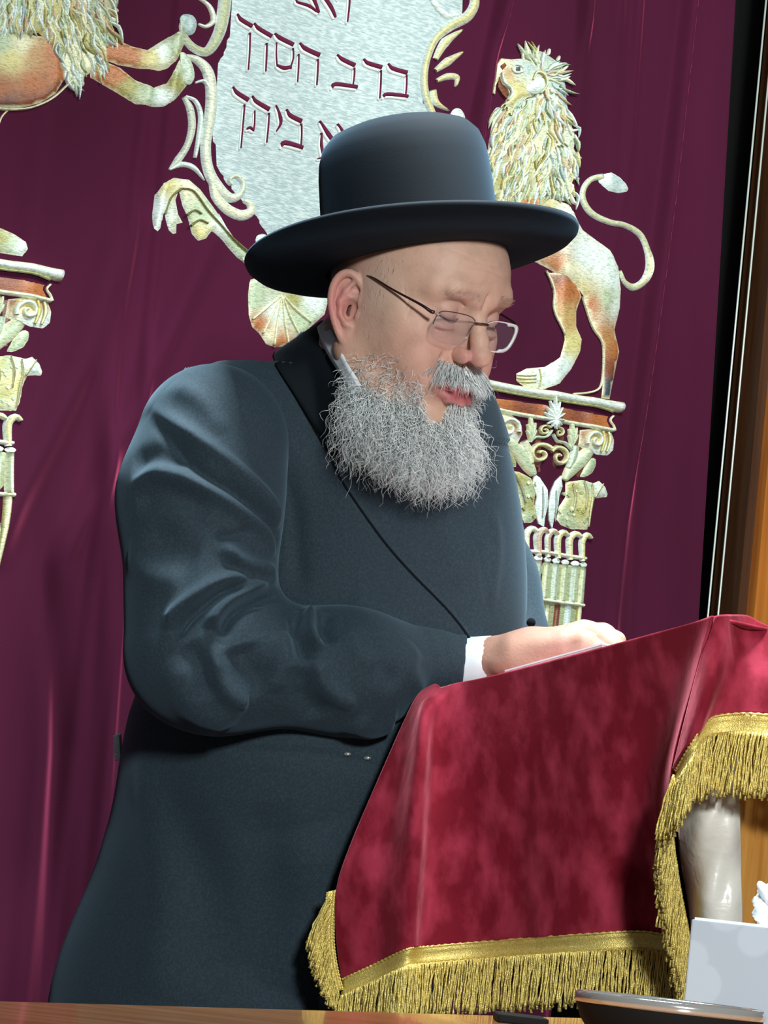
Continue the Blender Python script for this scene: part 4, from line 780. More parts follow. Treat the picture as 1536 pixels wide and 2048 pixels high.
sf = [([(285, 800), (380, 872), (469, 937), (535, 1005), (556, 1060)], .009, .009), ([(300, 830), (400, 940), (470, 985), (535, 1045), (556, 1092)], .007, -.009), ([(258, 975), (320, 946), (404, 972), (469, 1012), (530, 1060), (550, 1110)], .009, .008),
      ([(262, 930), (320, 905), (380, 925)], .012, -.006), ([(270, 1010), (340, 990), (420, 1030)], .012, -.005), ([(427, 1075), (465, 1072), (499, 1062)], .005, -.004), ([(440, 1087), (481, 1123), (535, 1141), (562, 1165)], .008, .007), ([(450, 1115), (490, 1150), (540, 1165)], .006, -.005),
      ([(341, 1262), (352, 1225), (410, 1179), (457, 1159), (520, 1152)], .0075, .010), ([(352, 1275), (368, 1240), (408, 1207), (451, 1181), (505, 1172)], .0065, -.012), ([(425, 1262), (436, 1230), (469, 1196), (523, 1170), (583, 1163), (631, 1187)], .0075, .012),
      ([(440, 1275), (458, 1235), (500, 1205), (560, 1190)], .007, -.013), ([(631, 1187), (620, 1225), (619, 1267), (645, 1300)], .007, .012), ([(604, 1200), (594, 1240), (598, 1285), (612, 1330)], .009, -.011), ([(650, 1225), (646, 1262), (662, 1290)], .008, -.008),
      ([(432, 1285), (438, 1357), (475, 1396), (500, 1400)], .010, .008), ([(480, 1290), (500, 1340), (540, 1370)], .016, -.009), ([(631, 1309), (645, 1363), (690, 1398), (715, 1395)], .011, .008), ([(560, 1260), (575, 1320), (560, 1390)], .018, .007),
      ([(700, 1440), (745, 1460), (790, 1440)], .016, .007), ([(590, 1330), (610, 1400), (640, 1440)], .014, -.008), ([(330, 1310), (390, 1420), (470, 1450)], .02, .006), ([(370, 1290), (400, 1340), (420, 1400)], .012, -.006), ([(740, 1270), (760, 1330), (800, 1370)], .014, -.004), ([(700, 1250), (720, 1300), (760, 1330)], .012, .004), ([(830, 1290), (825, 1340), (845, 1390)], .012, .003), ([(255, 1100), (300, 1150), (370, 1160)], .016, .004), ([(300, 1040), (350, 1100), (400, 1120)], .018, -.004), ([(330, 760), (400, 800), (450, 870)], .012, .004)]
sf = [(a_, b_, c_*1.3) for a_, b_, c_ in sf]; SP = fold_disp(SP, SN, bvS, sf); bvS = bvh_of(SP, SQ)
mesh('sleeve', c2w(SP), SQ, M_suit, man)
# left sleeve, mostly behind the body
FS2 = Field((.0, -.26, 2.9), (.3, .1, 3.2), .004); FS2.chain([px_(912, 980, 3.08), px_(975, 1170, 3.12), px_(1060, 1340, 3.06)], [.056, .055, .036], .03); FS2.cone(px_(1078, 1352, 3.045), .028, px_(1130, 1370, 3.02), .028, .003, True)
LSP, LSQ = FS2.mesh(); mesh('sleeve', c2w(relax(LSP, LSQ, 2)), LSQ, M_suit, man)
# sheet conforming to the coat: grid between two pixel curves, laid on the coat
def lay(name, A, B, dA, dB, m, off=.004, n=26, k=9, thick=.0025, parent=None, bulge=0.0, **kw):
    A = catmull(A, max(2, n//(len(A)-1))); B = catmull(B, max(2, n//(len(B)-1))); t = np.linspace(0, 1, n)
    f = lambda Q: np.stack([np.interp(t, np.linspace(0, 1, len(Q)), Q[:, i]) for i in range(Q.shape[1])], 1)
    A, B = f(A), f(B); V = []
    for i in range(n):
        for j in range(k):
            s = j/(k-1); x, y = A[i, :2]*(1-s)+B[i, :2]*s; dd = (A[i, 2] if A.shape[1] > 2 else None)
            d1 = A[i, 2]*(1-s)+B[i, 2]*s; h = hit(bvT, x, y); d = d1
            if h is not None: d = min(d1, h[2]-off)
            V.append(W(x, y, d-bulge*math.sin(math.pi*s)))
    Fc = [(i*k+j, i*k+j+1, (i+1)*k+j+1, (i+1)*k+j) for i in range(n-1) for j in range(k-1)]
    o = mesh(name, V, Fc, m, parent or man, **kw); s_ = o.modifiers.new('s', 'SOLIDIFY'); s_.thickness = thick; s_.offset = -1; return o
lay('coat_collar', [(672, 648, 3.0), (652, 642, 2.93), (640, 645, 2.86), (652, 690, 2.80), (680, 742, 2.765), (706, 790, 2.745), (730, 850, 2.745), (742, 905, 2.755)],
    [(600, 665, 3.03), (578, 688, 2.97), (545, 708, 2.90), (556, 735, 2.85), (588, 785, 2.825), (622, 842, 2.80), (650, 890, 2.79), (664, 912, 2.79)], 0, 0, M_suitd, .009, 34, 12, bulge=.006, label='darker turned-down coat collar')
lay('shirt_collar', [(690, 640, 2.95), (662, 634, 2.89), (654, 640, 2.83), (668, 672, 2.772), (690, 722, 2.735), (718, 765, 2.725), (742, 800, 2.76)],
    [(675, 665, 2.97), (648, 655, 2.90), (634, 655, 2.84), (650, 700, 2.785), (680, 750, 2.75), (706, 795, 2.74), (740, 812, 2.77)], 0, 0, M_shirt, .008, 30, 5, .0015, label='white shirt collar')
V = []; 
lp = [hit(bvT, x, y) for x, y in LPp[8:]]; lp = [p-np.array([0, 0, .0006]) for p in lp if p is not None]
V, Fc = tube([c2w(p) for p in relax_line(lp)], np.linspace(.0012, .0022, len(lp)), 8); mesh('lapel_shadow_line', V, Fc, M_hat, man, label='dark line standing for the shadow gap along the lapel')  # dark tube stands in for the shadow gap where the coat fronts overlap
# cuff of the shirt
cuff = Acc(); cc = [px_(905, 1331, 2.828), px_(945, 1329, 2.826), px_(980, 1327, 2.824)]
V, Fc = [], []
for j, (c, r) in enumerate(((cc[0], .0315), (cc[1], .0312), (cc[2]-np.array([.003, 0, 0]), .031), (cc[2]-np.array([.003, 0, 0]), .0285), (cc[0], .0285))):
    for i in range(28):
        t = 2*math.pi*i/28; V.append(c2w(c+np.array([.14*r*math.sin(t), r*math.sin(t)*.95, r*math.cos(t)*1.0])))
for j in range(4): Fc += [(j*28+i, j*28+(i+1) % 28, (j+1)*28+(i+1) % 28, (j+1)*28+i) for i in range(28)]
mesh('shirt_cuff', V, Fc, M_shirt, man, label='white shirt cuff')
for x, y in ((695, 1508), (735, 1516)):
    h_ = hit(bvT, x, y, 2.78); c = c2w(h_-np.array([0, 0, .001])); V, Fc = [], []
    for t in range(5):
        for j in range(12): a = t/4*math.pi/2; V.append(c+Rv*.0038*math.cos(a)*math.cos(j*math.pi/6)+Uv*.002*math.cos(a)*math.sin(j*math.pi/6)-Fv*.0015*math.sin(a))
    Fc = [(t*12+j, t*12+(j+1) % 12, (t+1)*12+(j+1) % 12, (t+1)*12+j) for t in range(4) for j in range(12)]; mesh('button', V, Fc, M_rim, man)
h_ = cf(236, 1494, 2.96); V, Fc = boxm(c2w(h_), Rv*.0035+Uv*.0006, Fv*.012, Uv*.014-Rv*.0008); bevel(mesh('paper_slip', V, Fc, M_shirt, man, smooth=False, label='bit of white paper showing behind the coat'), .001)
h_ = hit(bvT, 1062, 1245, 2.95); V, Fc = tube([c2w(h_+np.array([0, 0, -.003])), c2w(h_+np.array([0, 0, .002]))], .005, 14); mesh('button', V, Fc, M_hat, man)
# shoes
for gx in (0, 1):
    hip = c2w(px_(590, 1640, 2.93+.12*gx)); c = np.array([hip[0]-.06, hip[1]+.02, .0]); S_ = Field((-.07, -.13, -.005), (.07, .2, .13), .005)
    S_.cone((0, -.04, .045), .042, (0, .12, .035), .036, .02); S_.cone((0, -.03, .06), .045, (0, -.03, .11), .045, .02); S_.F = np.maximum(S_.F, (.0-S_.ax[2]).reshape(1, 1, -1)); SPp, SQq = S_.mesh(); SPp = relax(SPp, SQq, 2)
    d = c2w(HO+HA[1])-c2w(HO); d[2] = 0; d /= np.linalg.norm(d); q = np.stack([np.array([d[1], -d[0], 0]), d, np.array([0, 0, 1])]); mesh('shoe', SPp@q+c, SQq, M_dish, man)
# ------------------------------------------------------------------ hair and beard
bvH = bvh_of(HP, HQ); WD = c2h(w2c(CAM+np.array([0, 0, -1.0]))+HO-w2c(CAM))  # world down in head axes
WD = HA @ (CB @ np.array([0, 0, -1.0])); DN = WD/np.linalg.norm(WD)
def strands(name, roots, nrm, L, d0, curl, R, cols, seg=11, grav=.5, label=None, lam=.012, taper=1.0, fr=None):
    n = len(roots); t = np.linspace(0, 1, seg)[None, :, None]; L = np.broadcast_to(np.asarray(L, float), (n,))[:, None, None]
    d0 = d0/np.linalg.norm(d0, axis=1)[:, None]; g = DN if fr is None else fr
    dirs = d0[:, None, :]*(1-t*grav)+g*(t*grav); dirs /= np.linalg.norm(dirs, axis=2)[:, :, None]
    P = roots[:, None, :]+np.cumsum(dirs, 1)*L/seg-dirs[:, :1]*L/seg*.9
    ph = RNG.uniform(0, 2*np.pi, (n, 1, 1)); fq = RNG.uniform(.6, 1.5, (n, 1, 1))/lam; a = RNG.normal(0, 1, (n, 1, 3)); b = np.cross(a, dirs); b /= np.linalg.norm(b, axis=2)[:, :, None]+1e-9; c = np.cross(b, dirs)
    amp = np.broadcast_to(np.asarray(curl, float), (n,))[:, None, None]*RNG.uniform(.3, 1.5, (n, 1, 1))*(t**.8)
    s = t*L; ph2 = RNG.uniform(0, 6.28, (n, 1, 1))
    P = P+amp*(b*np.sin(2*np.pi*fq*s+ph)-b*np.sin(ph)+c*np.cos(2*np.pi*fq*.8*s+ph2)-c*np.cos(ph2))
    T_ = np.gradient(P, axis=1); T_ /= np.linalg.norm(T_, axis=2)[:, :, None]+1e-9; u = np.cross(T_, np.array([.3, .5, .8])); u /= np.linalg.norm(u, axis=2)[:, :, None]+1e-9; w = np.cross(T_, u)
    r = np.broadcast_to(np.asarray(R, float), (n,))[:, None, None]*(1-.75*t**2*taper); V = np.stack([P+r*(u*math.cos(k)+w*math.sin(k)) for k in (0, 2.094, 4.189)], 2).reshape(-1, 3)
    i = (np.arange(n)[:, None, None]*seg+np.arange(seg-1)[None, :, None])*3; k = np.arange(3)[None, None, :]; Q = np.stack([i+k, i+(k+1) % 3, i+3+(k+1) % 3, i+3+k], -1).reshape(-1, 4)
    C = np.repeat(cols, seg*3, axis=0); return mesh(name, h2w(V), Q, M_hair, man, cols=C, kind='stuff', label=label)
def pick(mask, n):
    i = np.flatnonzero(mask > 0); p = mask[i]/mask[i].sum(); i = RNG.choice(i, n, p=p); return HP[i]+RNG.normal(0, .0006, (n, 3)), HN[i]
def hcol(n, base=('f0f4f3', 'd5dcdc', 'fafcfb', '838d90'), p=(.4, .3, .2, .1)):
    B = np.array([lin(c) for c in base]); c = B[RNG.choice(len(B), n, p=p)]; return c*RNG.uniform(.85, 1.1, (n, 1))
x, y, z = HP.T; ax_ = np.abs(x)
upper = np.interp(y, [-.012, .0, .02, .05, .075, .09], [-.045, -.050, -.056, -.062, -.064, -.064])    # upper limit of the full beard
nolip = ~((ax_ < .027) & (z > -.062) & (y > .075)); gap = ((x+.019)/.010)**2+((z+.073)/.010)**2 < 1; gap2 = ((ax_-.0)/.03)**2+((z+.062)/.006)**2 < 1
full = ((z < upper) & (z > -.125) & (y > -.002+np.clip((z+.08)*.6, 0, .03)) & nolip & ~(gap & (y > .06)) & ~(gap2 & (y > .08))).astype(float)*np.clip((upper-z)/.02, .12, 1)*(.35+.65*np.clip((y+.01)/.05, 0, 1)); full *= np.where(z < -.105, .5, 1)
r, n_ = pick(full, 6200)
dens = np.interp(r[:, 1], [-.03, .0, .04, .09], [.018, .032, .056, .068]); L = dens*RNG.uniform(.45, 1.12, len(r))
near_top = np.clip((np.interp(r[:, 1], [-.012, .0, .02, .05, .075, .09], [-.045, -.050, -.056, -.062, -.064, -.064])-r[:, 2])/.022, .25, 1); L *= near_top
strands('beard', r, n_, L, n_*.7+DN*.8+RNG.normal(0, .42, r.shape), .0044, .00042, hcol(len(r), p=(.5, .24, .19, .07)), 24, .7, 'curly white and grey full beard', lam=.017)
r, n_ = pick(full*(np.abs(z+.09) < .03)*(y > .0), 900)
strands('beard', r, n_, RNG.uniform(.05, .085, len(r)), n_*.6+DN*1.0+RNG.normal(0, .35, r.shape), .004, .00028, hcol(len(r)), 20, .8, 'loose stray curls of the beard', lam=.024)
sparse = ((z < upper+.036) & (z > upper-.012) & (y > -.002) & (y < .085) & nolip & (y > .0+np.clip((z+.075)*.7, 0, .03)) & (ax_ > .03)).astype(float)*np.clip((upper+.038-z)/.038, .03, 1)**1.1
r, n_ = pick(sparse, 900); strands('beard', r, n_, RNG.uniform(.012, .028, len(r)), n_*.35+DN*.5+RNG.normal(0, .7, r.shape), .0022, .00024, hcol(len(r)), 12, .3, 'sparse curly cheek hair', lam=.014)
ms = ((z < -.0195) & (z > -.0375) & (ax_ < .034) & (y > .08)).astype(float)*np.clip(1.3-ax_/.034, .25, 1); r, n_ = pick(ms, 900)
sd = np.sign(r[:, :1]+1e-6)*np.array([[1.0, 0, 0]])*(.15+np.abs(r[:, :1])/.022)
strands('moustache', r, n_, RNG.uniform(.010, .0185, len(r))*(1+np.abs(r[:, 0])/.05), n_*.55+DN*.75+sd*.8+RNG.normal(0, .14, r.shape), .0006, .00040, hcol(len(r), ('f2f5f4', 'c4cacb', 'dfe4e4', '8f9697')), 8, .55, 'white and grey moustache', lam=.02)
sp_ = ((np.abs(z+.068) < .008) & (np.abs(x-.004) < .012) & (y > .085)).astype(float); r, n_ = pick(sp_, 170); strands('beard', r, n_, RNG.uniform(.012, .03, len(r)), n_*.5+DN+RNG.normal(0, .2, r.shape), .0012, .0003, hcol(len(r)), 9, .6, 'white tuft under the lip', lam=.018)
tm = ((z > -.03) & (z < .075) & (np.abs(y-.03+z*.1) < .02) & (ax_ > .055)).astype(float)*np.clip((z+.03)/.05, .1, 1); tm *= (y > .012)
r, n_ = pick(tm, 130); strands('temple_hair', r, n_, RNG.uniform(.004, .010, len(r)), n_*.15+DN+RNG.normal(0, .25, r.shape), .0003, .00016, hcol(len(r), ('c9c0b6', 'b4aaa0', 'd8d2ca', 'a0968c')), 5, .2, 'cropped grey hair at the temple')
bk = ((z > -.075) & (z < .06) & (y < -.028) & (ax_ > .02)).astype(float); r, n_ = pick(bk, 1100); strands('back_hair', r, n_, RNG.uniform(.004, .009, len(r)), n_*.2+DN+RNG.normal(0, .2, r.shape), .0003, .0002, hcol(len(r), ('8f8a84', '77726c', 'a9a49c', '5e5a55')), 5, .2, 'cropped grey hair behind the ear')
eb_ = ((np.abs(z-.0545+((ax_-.028)/.05)**2*.03) < .0042) & (ax_ > .013) & (ax_ < .05) & (y > .07)).astype(float); r, n_ = pick(eb_, 150); strands('eyebrow', r, n_, RNG.uniform(.003, .0055, len(r)), n_*.1+np.sign(r[:, :1])*np.array([[1., 0, .25]])+RNG.normal(0, .2, r.shape), .0002, .00018, hcol(len(r), ('b89c8e', 'a58c80', 'c8b4a8', '94807a')), 5, .1)
# ------------------------------------------------------------------ lectern
A_ = W(870, 1388, 2.725); B_ = W(1429, 1234, 2.42)
ab = (B_-A_)*np.array([1, 1, 0]); ab /= np.linalg.norm(ab); CD = np.array([-ab[1], ab[0], 0]); AB = B_-A_; LAB = np.linalg.norm(AB[:2])
def desk(s, t, h=0.0): return A_+AB*s+CD*t+np.array([0, 0, h])          # s along the slope, t away from us
lec = thing('lectern', 'oak lectern under the red velvet cover', 'lectern', (desk(.5, .27)*np.array([1, 1, 0])))
def lbox(name, s0, s1, t0, t1, z0, z1, m):
    V = []
    for z in (0, 1):
        for s, t in ((s0, t0), (s1, t0), (s1, t1), (s0, t1)):
            p = desk(s, t); zz = (z0 if z == 0 else z1); V.append((p[0], p[1], p[2]+zz if zz < 0 and name != 'plinth' else zz))
    return bevel(mesh(name, V, [(0, 3, 2, 1), (4, 5, 6, 7), (0, 1, 5, 4), (1, 2, 6, 5), (2, 3, 7, 6), (3, 0, 4, 7)], m, lec, smooth=False), .003)
lbox('desk_board', .03, .95, .03, .53, -.045, -.02, M_oak)
def lcol(name, s0, s1, t0, t1, m):
    V = [tuple((desk(s, t)*np.array([1, 1, 0]))+np.array([0, 0, .06])) for s, t in ((s0, t0), (s1, t0), (s1, t1), (s0, t1))]+[tuple(desk(s, t, -.046)) for s, t in ((s0, t0), (s1, t0), (s1, t1), (s0, t1))]
    return bevel(mesh(name, V, [(0, 3, 2, 1), (4, 5, 6, 7), (0, 1, 5, 4), (1, 2, 6, 5), (2, 3, 7, 6), (3, 0, 4, 7)], m, lec, smooth=False), .002)
lcol('side_board', .14, .86, .15, .17, M_darkwood); lcol('side_board', .14, .86, .475, .495, M_oak); lcol('front_board', .865, .90, .085, .50, M_oak)
lcol('shelf', .11, .92, .07, .47, M_oak) if 0 else None
lbox('plinth', .10, .94, .10, .52, .0, .06, M_oak)
# ------------------------------------------------------------------ velvet cover with gold fringe
cov = thing('lectern_cover', 'crimson velvet lectern cover edged with gold braid and long fringe', 'cover', desk(.5, .27)-np.array([0, 0, .3]))
def resamp(P, n):
    P = catmull(P, 6); t = np.linspace(0, 1, len(P)); return np.stack([np.interp(np.linspace(0, 1, n), t, P[:, i]) for i in range(3)], 1)
def loft(cols, nr, kk, disp):
    cols = [resamp(c, nr) for c in cols]; rows = []
    for i in range(nr): rows.append(catmull([c[i] for c in cols], kk))
    G = np.array(rows); nc = G.shape[1]; V = np.zeros_like(G)
    for i in range(nr):
        for j in range(nc):
            x, y, d = G[i, j]; V[i, j] = W(x, y, d-disp(x, y, i/(nr-1)))
    Fc = [(i*nc+j, i*nc+j+1, (i+1)*nc+j+1, (i+1)*nc+j) for i in range(nr-1) for j in range(nc-1)]
    return V.reshape(-1, 3), Fc, V
c0 = [(872, 1372, 2.728), (840, 1392, 2.728), (812, 1445, 2.722), (780, 1515, 2.715), (742, 1600, 2.71), (706, 1685, 2.705), (676, 1775, 2.70), (674, 1860, 2.70), (685, 1957, 2.70)]
c1 = [(886, 1379, 2.712), (852, 1425, 2.68), (842, 1510, 2.665), (834, 1600, 2.655), (828, 1700, 2.65), (820, 1800, 2.65), (813, 1898, 2.65)]
c15 = [(925, 1367, 2.695), (885, 1440, 2.69), (875, 1600, 2.68), (865, 1750, 2.675), (855, 1892, 2.672)]
c2 = [(1010, 1346, 2.652), (1000, 1500, 2.65), (992, 1700, 2.66), (985, 1881, 2.665)]
c3 = [(1200, 1296, 2.548), (1185, 1500, 2.56), (1170, 1700, 2.575), (1160, 1868, 2.58)]
c4 = [(1375, 1248, 2.45), (1325, 1480, 2.50), (1285, 1680, 2.54), (1290, 1862, 2.56)]
c5 = [(1429, 1232, 2.418), (1392, 1370, 2.425), (1352, 1525, 2.44), (1343, 1680, 2.475), (1362, 1780, 2.50), (1386, 1884, 2.52)]
wv = [RNG.uniform(860, 1300) for _ in range(11)]; wa = RNG.uniform(-.0035, .0045, 11); ww = RNG.uniform(8, 26, 11)
def dsp(x, y, t):
    r = 0
    for a, b, w in zip(wv, wa, ww): r += b*math.exp(-((x-a+(y-1600)*.03)/w)**2)*min(1, max(0, (t-.25)/.4))
    r += .0032*math.sin(x/17+y/190)*max(0, t-.3)*(x < 830)+.0016*math.sin(x/31+1.3*math.sin(y/80))*math.sin(y/57)
    return r
Vs, Fs, GS = loft([c0, [(878, 1374, 2.72), (846, 1408, 2.705), (826, 1475, 2.695), (808, 1555, 2.69), (785, 1645, 2.685), (765, 1730, 2.68), (750, 1815, 2.68), (748, 1928, 2.68)], c1, c15, c2, c3, c4, c5], 90, 12, dsp)
def cloth(name, V, Fc, **k):
    o = mesh(name, V, Fc, M_velvet, cov, **k); s = o.modifiers.new('s', 'SOLIDIFY'); s.thickness = .003; s.offset = -1; return o
cloth('side_panel', Vs, Fs)
f0 = [(1429, 1232, 2.418), (1392, 1370, 2.425), (1350, 1540, 2.44)]; f1 = [(1450, 1229, 2.43), (1425, 1350, 2.405), (1385, 1482, 2.41)]; f2 = [(1490, 1233, 2.465), (1470, 1330, 2.43), (1430, 1432, 2.425)]
def fr(t, drop, out=0.0):          # a point of the front drop: t along the far edge, drop below it
    c = w2c(B_+CD*t+ab*out-np.array([0, 0, drop])); return (c[0]/c[2]*FPX+768, 1024-c[1]/c[2]*FPX, c[2])
f3 = [fr(.075, 0, .004), fr(.072, .045, .02), fr(.066, .082, .028)]; f4 = [fr(.14, 0, .004), fr(.14, .05, .025), fr(.135, .098, .03)]; f5 = [fr(.30, 0, .004), fr(.30, .07, .02), fr(.30, .13, .03)]; f6 = [fr(.56, 0, .004), fr(.56, .08, .02), fr(.56, .15, .03)]
Vf, Ff, GF = loft([f0, f1, f2, f3, f4, f5, f6], 36, 12, lambda x, y, t: .006*math.sin((x-1430+(y-1232)*.5)/26)*t+.002*math.sin(y/30+x/40))
cloth('front_panel', Vf, Ff)
gt = [[desk(s, t, -.001+.0 if 0 < s < 1 else 0) for t in np.linspace(0, .56, 8)] for s in np.linspace(0, 1, 12)]; gt = np.array(gt)
top0 = GS[0]; nT = len(top0); V = []
for j in range(nT):
    p = top0[j]
    for k in range(8): V.append(p+CD*.56*k/7)
Fc = [(j*8+k, (j+1)*8+k, (j+1)*8+k+1, j*8+k+1) for j in range(nT-1) for k in range(7)]; cloth('top_panel', V, Fc)
zD = np.array([0, 0, -1.0])
V = [];                                                                 # far and man-side drops
path = [GS[0][0], GS[0][0]+CD*.2, GS[0][0]+CD*.38, GS[0][0]+CD*.56]
for p in path:
    for k in range(8): V.append(p+zD*(.30*k/7)-ab*(.01*k/7 + (.0 if p is not path[0] else .0)))
V = [v for v in V]; Fc = [(i*8+k, i*8+k+1, (i+1)*8+k+1, (i+1)*8+k) for i in range(3) for k in range(7)]
cloth('back_panel', V[0:], Fc)
# braid and fringe
def braid(pts, w, dirs, name='braid'):
    P = np.array(pts); n = len(P); ac = Acc(); V = []; K = 7
    for i in range(n):
        for k in range(K):
            s = k/(K-1); V.append(P[i]+dirs[i]*w*s-Fv*(.0035+.0012*math.sin(s*math.pi*3)))
    Fc = [(i*K+k, i*K+k+1, (i+1)*K+k+1, (i+1)*K+k) for i in range(n-1) for k in range(K-1)]
    o = mesh(name, V, Fc, M_gold, cov); s_ = o.modifiers.new('s', 'SOLIDIFY'); s_.thickness = .002
    for s in (0, 1):
        L = catmull([P[i]+dirs[i]*w*s-Fv*.0045 for i in range(0, n, 2)], 10); tt = np.arange(len(L)); V, Fc = tube(L, .0011+.0005*np.sin(tt*1.9), 6); mesh('braid_cord', V, Fc, M_gold, cov)
def fringe(pts, dirs, start, ln, dens, spread=.0, name='fringe', droop=None, layers=2, off=.003):
    P = np.array(pts); seg = np.r_[0, np.cumsum(np.linalg.norm(np.diff(P, axis=0), axis=1))]; n = int(seg[-1]/dens); ac = Acc()
    for L in range(layers):
        for i in range(n):
            s = (i+RNG.uniform(.1, .9))/n*seg[-1]; q = np.array([np.interp(s, seg, P[:, k]) for k in range(3)]); d = np.array([np.interp(s, seg, np.array(dirs)[:, k]) for k in range(3)]); f = s/seg[-1]
            l = (ln(f) if callable(ln) else ln)*RNG.uniform(.9, 1.05); st = start if not callable(start) else start(f)
            dr = (droop(f) if droop else zD)+RNG.normal(0, .035, 3)*np.array([1, .6, .2]); dr /= np.linalg.norm(dr); d2 = zD*.9+dr*.35+RNG.normal(0, .03, 3); d2 /= np.linalg.norm(d2)
            p0 = q+d*st-Fv*(off+L*.002+RNG.uniform(0, .002)); m = 13; C = [p0]
            for k in range(1, m): a = k/(m-1); C.append(C[-1]+(dr*(1-a)+d2*a)*l/(m-1)+RNG.normal(0, .0004, 3))
            t = np.arange(m); V, Fc = tube(C, .00085+.00028*np.sin(t*2.3+RNG.uniform(0, 6))+(t == m-1)*.0006, 5); ac.add(V, Fc)
    return ac.build(name, M_gold, cov, kind='stuff')
hemS = GS[-1][:-4]; hemS = hemS[:: 2]
dn = -Uv+.03*Rv; dS = [zD*1.0+Rv*.0 for _ in hemS]
braid(hemS, .017, dS); fringe(hemS, dS, .016, lambda f: .043+.012*min(1, f*4)-.004*f, .0028, layers=3)
# corner turning behind at the man's side
cpts = [W(x, y, d) for x, y, d in ((674, 1778, 2.705), (669, 1830, 2.705), (668, 1880, 2.705), (674, 1930, 2.70), (686, 1978, 2.695))]
dC = [(-Rv*.7-Uv*.4) for _ in cpts]; braid(catmull(cpts, 5), .011, [(-Rv*.9-Uv*.25)]*21)
fringe(cpts, dC, .006, lambda f: .060-.040*f, .0016, droop=lambda f: -Rv*(.55-.35*f)-Uv*(.75), layers=4, off=.001)
hemF = GF[-1]; dF = [zD*1.0-Rv*.05 for _ in hemF]; braid(hemF[::2], .018, dF[::2]); fringe(hemF[::2], dF[::2], .016, lambda f: .058, .0026, layers=3, droop=lambda f: zD-Rv*.12)
casc = [W(x, y, d) for x, y, d in ((1350, 1545, 2.435), (1347, 1600, 2.445), (1348, 1660, 2.46), (1356, 1730, 2.475), (1368, 1800, 2.49), (1384, 1880, 2.505))]
fringe(catmull(casc, 4), [zD*.3-Rv]*21, .002, lambda f: .062, .0014, droop=lambda f: -Uv*1.0-Rv*(.30-.12*f), layers=4, off=.006)
# white satin hanging down the front corner
def sat(x, y, t): return .004*math.sin(y/23+x/19)*math.sin(x/27)+.003*math.sin(y/41)
Vw, Fw, GW = loft([[(1352, 1530, 2.475), (1362, 1700, 2.50), (1384, 1860, 2.525), (1390, 2150, 2.54)], [(1400, 1480, 2.465), (1405, 1700, 2.455), (1412, 1860, 2.455), (1412, 2150, 2.46)], [(1450, 1450, 2.47), (1455, 1700, 2.45), (1455, 2150, 2.45)], [(1484, 1440, 2.48), (1477, 1640, 2.465), (1482, 1860, 2.455), (1478, 2150, 2.45)]], 60, 8, sat)
o = mesh('satin_lining', Vw, Fw, M_satin, cov, label='white satin lining strip'); s_ = o.modifiers.new('s', 'SOLIDIFY'); s_.thickness = .002; s_.offset = -1
V, Fc = tube([GW[i][0]-Fv*.002 for i in range(0, 60, 3)], .0016+.0004*np.sin(np.arange(20)*1.7), 8); mesh('lining_edge', V, Fc, M_pinkw, cov, label='pale pink stitched edge')
# sheaf of pages under the hand
nrm = np.cross(AB/np.linalg.norm(AB), CD); nrm = nrm if nrm[2] > 0 else -nrm; abn = AB/np.linalg.norm(AB)
pg = thing('pages', 'thin stack of white pages under the reader\'s hand', 'paper', desk(.45, .14, .004))
for i in range(4):
    c = desk(.41+.004*i, .118-.001*i, 0)+nrm*(.0025+.0017*i); V, Fc = boxm(c, abn*.072, CD*.105, nrm*.0008); mesh('page', V, Fc, M_paper, pg, smooth=False)
# ------------------------------------------------------------------ table in the foreground
ZT = .765
def onplane(px, py, z):
    d = Fv+Rv*(px-768)/FPX+Uv*(1024-py)/FPX; return CAM+d*((z-CAM[2])/d[2])
q1 = onplane(0, 2001, ZT); q2 = onplane(1190, 2036, ZT); e1 = q1-q2; e1 /= np.linalg.norm(e1); e2 = np.array([-e1[1], e1[0], 0]); e2 = e2 if e2[0] > 0 else -e2
tab = thing('table', 'polished brown wooden table edge across the foreground', 'table', (q2+e1*.8+e2*.45)*np.array([1, 1, 0]))
c = q2+e1*.85+e2*.42-np.array([0, 0, .0175]); V, Fc = boxm(c, e1*.87, e2*.42, (0, 0, .0175)); bevel(mesh('tabletop', V, Fc, M_table, tab, smooth=False), .004, 3)
for a_, b_ in ((.05, .07), (1.62, .07), (.05, .77), (1.62, .77)):
    c = q2+e1*a_+e2*b_; c = np.array([c[0], c[1], .355]); V, Fc = boxm(c, e1*.025, e2*.025, (0, 0, .355)); bevel(mesh('leg', V, Fc, M_table, tab, smooth=False), .003)
for a_, b_, la, lb in ((.83, .07, .76, .009), (.83, .77, .76, .009), (.05, .42, .009, .32), (1.62, .42, .009, .32)):
    c = q2+e1*a_+e2*b_; c = np.array([c[0], c[1], .69]); V, Fc = boxm(c, e1*la, e2*lb, (0, 0, .04)); mesh('apron', V, Fc, M_table, tab, smooth=False)
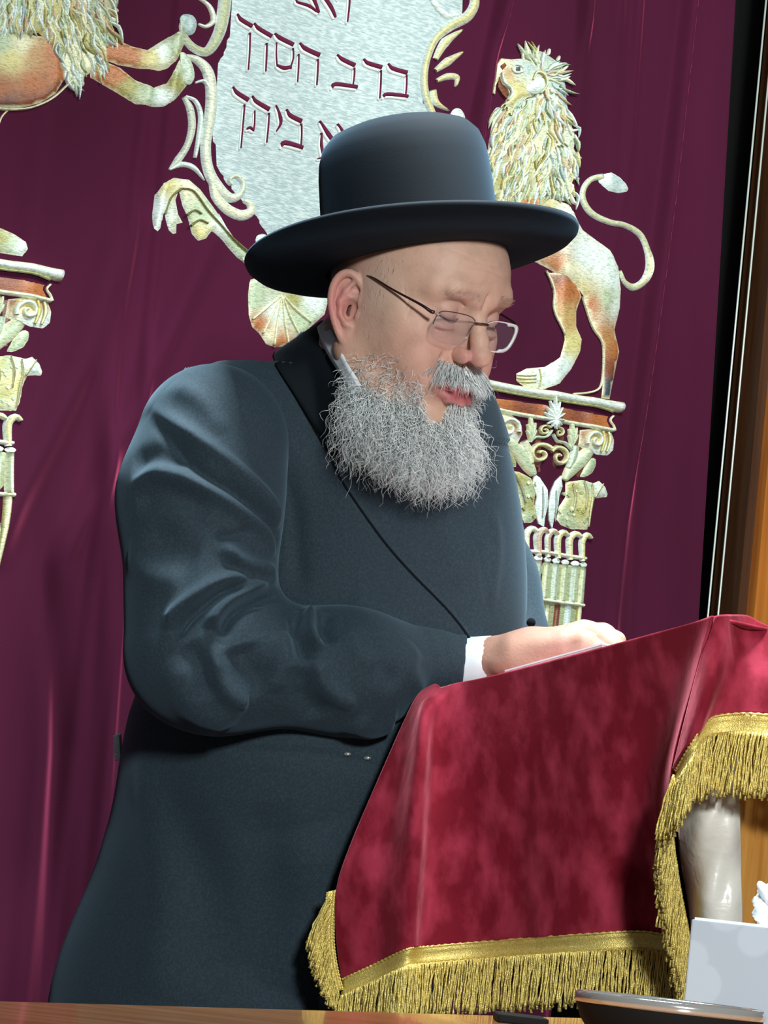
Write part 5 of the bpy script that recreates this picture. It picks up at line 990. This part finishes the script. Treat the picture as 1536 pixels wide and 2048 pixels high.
# dish
dD = 1.5; rc = W(1341, 2003, dD); rr = 191*dD/FPX; dish = thing('dish', 'shallow black dish with shiny silver rim at the bottom right', 'dish', (rc[0], rc[1], ZT)); hD = rc[2]-ZT
prof = [(.62, 0), (.64, .0), (.8, .22), (.93, .55), (.985, .84), (.985, .88), (.93, .84), (.86, .5), (.72, .2), (.3, .12), (.001, .12)]
def lathe(c, pr, R, H, n=48, ry=1.0):
    V = [(c[0]+R*r*math.cos(2*math.pi*j/n), c[1]+ry*R*r*math.sin(2*math.pi*j/n), c[2]+H*h) for r, h in pr for j in range(n)]; m = len(pr)
    Fc = [(i*n+j, i*n+(j+1) % n, (i+1)*n+(j+1) % n, (i+1)*n+j) for i in range(m-1) for j in range(n)]+[tuple(range(n))[::-1]]; return V, Fc
V, Fc = lathe((rc[0], rc[1], ZT), prof, rr, hD); mesh('bowl', V, Fc, M_dish, dish)
V, Fc = lathe((rc[0], rc[1], ZT), [(.985, .82), (1.0, .86), (1.004, .93), (.995, 1.0), (.965, 1.03), (.93, .98), (.935, .86)], rr, hD); mesh('rim', V, Fc, M_rim, dish, label='shiny silver rim')
# tissue box
cB = W(1383, 1838, 1.78); h_ = cB[2]-ZT; bx = np.array([math.cos(.2), -math.sin(.2), 0]); by = np.array([-bx[1], bx[0], 0])
tb = thing('tissue_box', 'pale grey tissue box with faint round spots, white tissue showing', 'box', (cB[0]+.1, cB[1]+.08, ZT)); cc = np.array([cB[0], cB[1], ZT+h_/2])+bx*.11+by*.055
V, Fc = boxm(cc, bx*.11, by*.055, (0, 0, h_/2)); bevel(mesh('carton', V, Fc, M_box, tb, smooth=False), .0012)
V, Fc = boxm(np.array([cc[0], cc[1], ZT+h_+.0006]), bx*.108, by*.053, (0, 0, .0009)); mesh('carton_top', V, Fc, M_paper, tb, smooth=False)
tc_ = cB+bx*.056+by*.03; Sx = Field((-.05, -.04, -.01), (.05, .04, .06), .003)
Sx.ell((0, 0, .012), (.018, .014, .02), .01); Sx.ell((-.008, .0, .026), (.014, .012, .012), .01); Sx.ell((.012, .004, .03), (.016, .01, .014), .01)
XP, XQ = Sx.mesh(); XN = normals(XP, XQ); XP = XP+XN*(.0025*np.sin(XP[:, 0]*420+XP[:, 2]*260)+.002*np.sin(XP[:, 1]*380-XP[:, 2]*500))[:, None]; mesh('tissue', XP*.8+tc_, XQ, M_tissue, tb, label='crumpled white tissue')
# small black case
p = onplane(1040, 2047, ZT); cs = thing('case', 'small flat black case lying on the table left of the dish', 'case', (p[0], p[1], ZT)); V, Fc = boxm((p[0], p[1], ZT+.0028), (.0165, 0, 0), (0, .03, 0), (0, 0, .0028)); bevel(mesh('shell', V, Fc, M_dish, cs, smooth=False), .0012, 2)
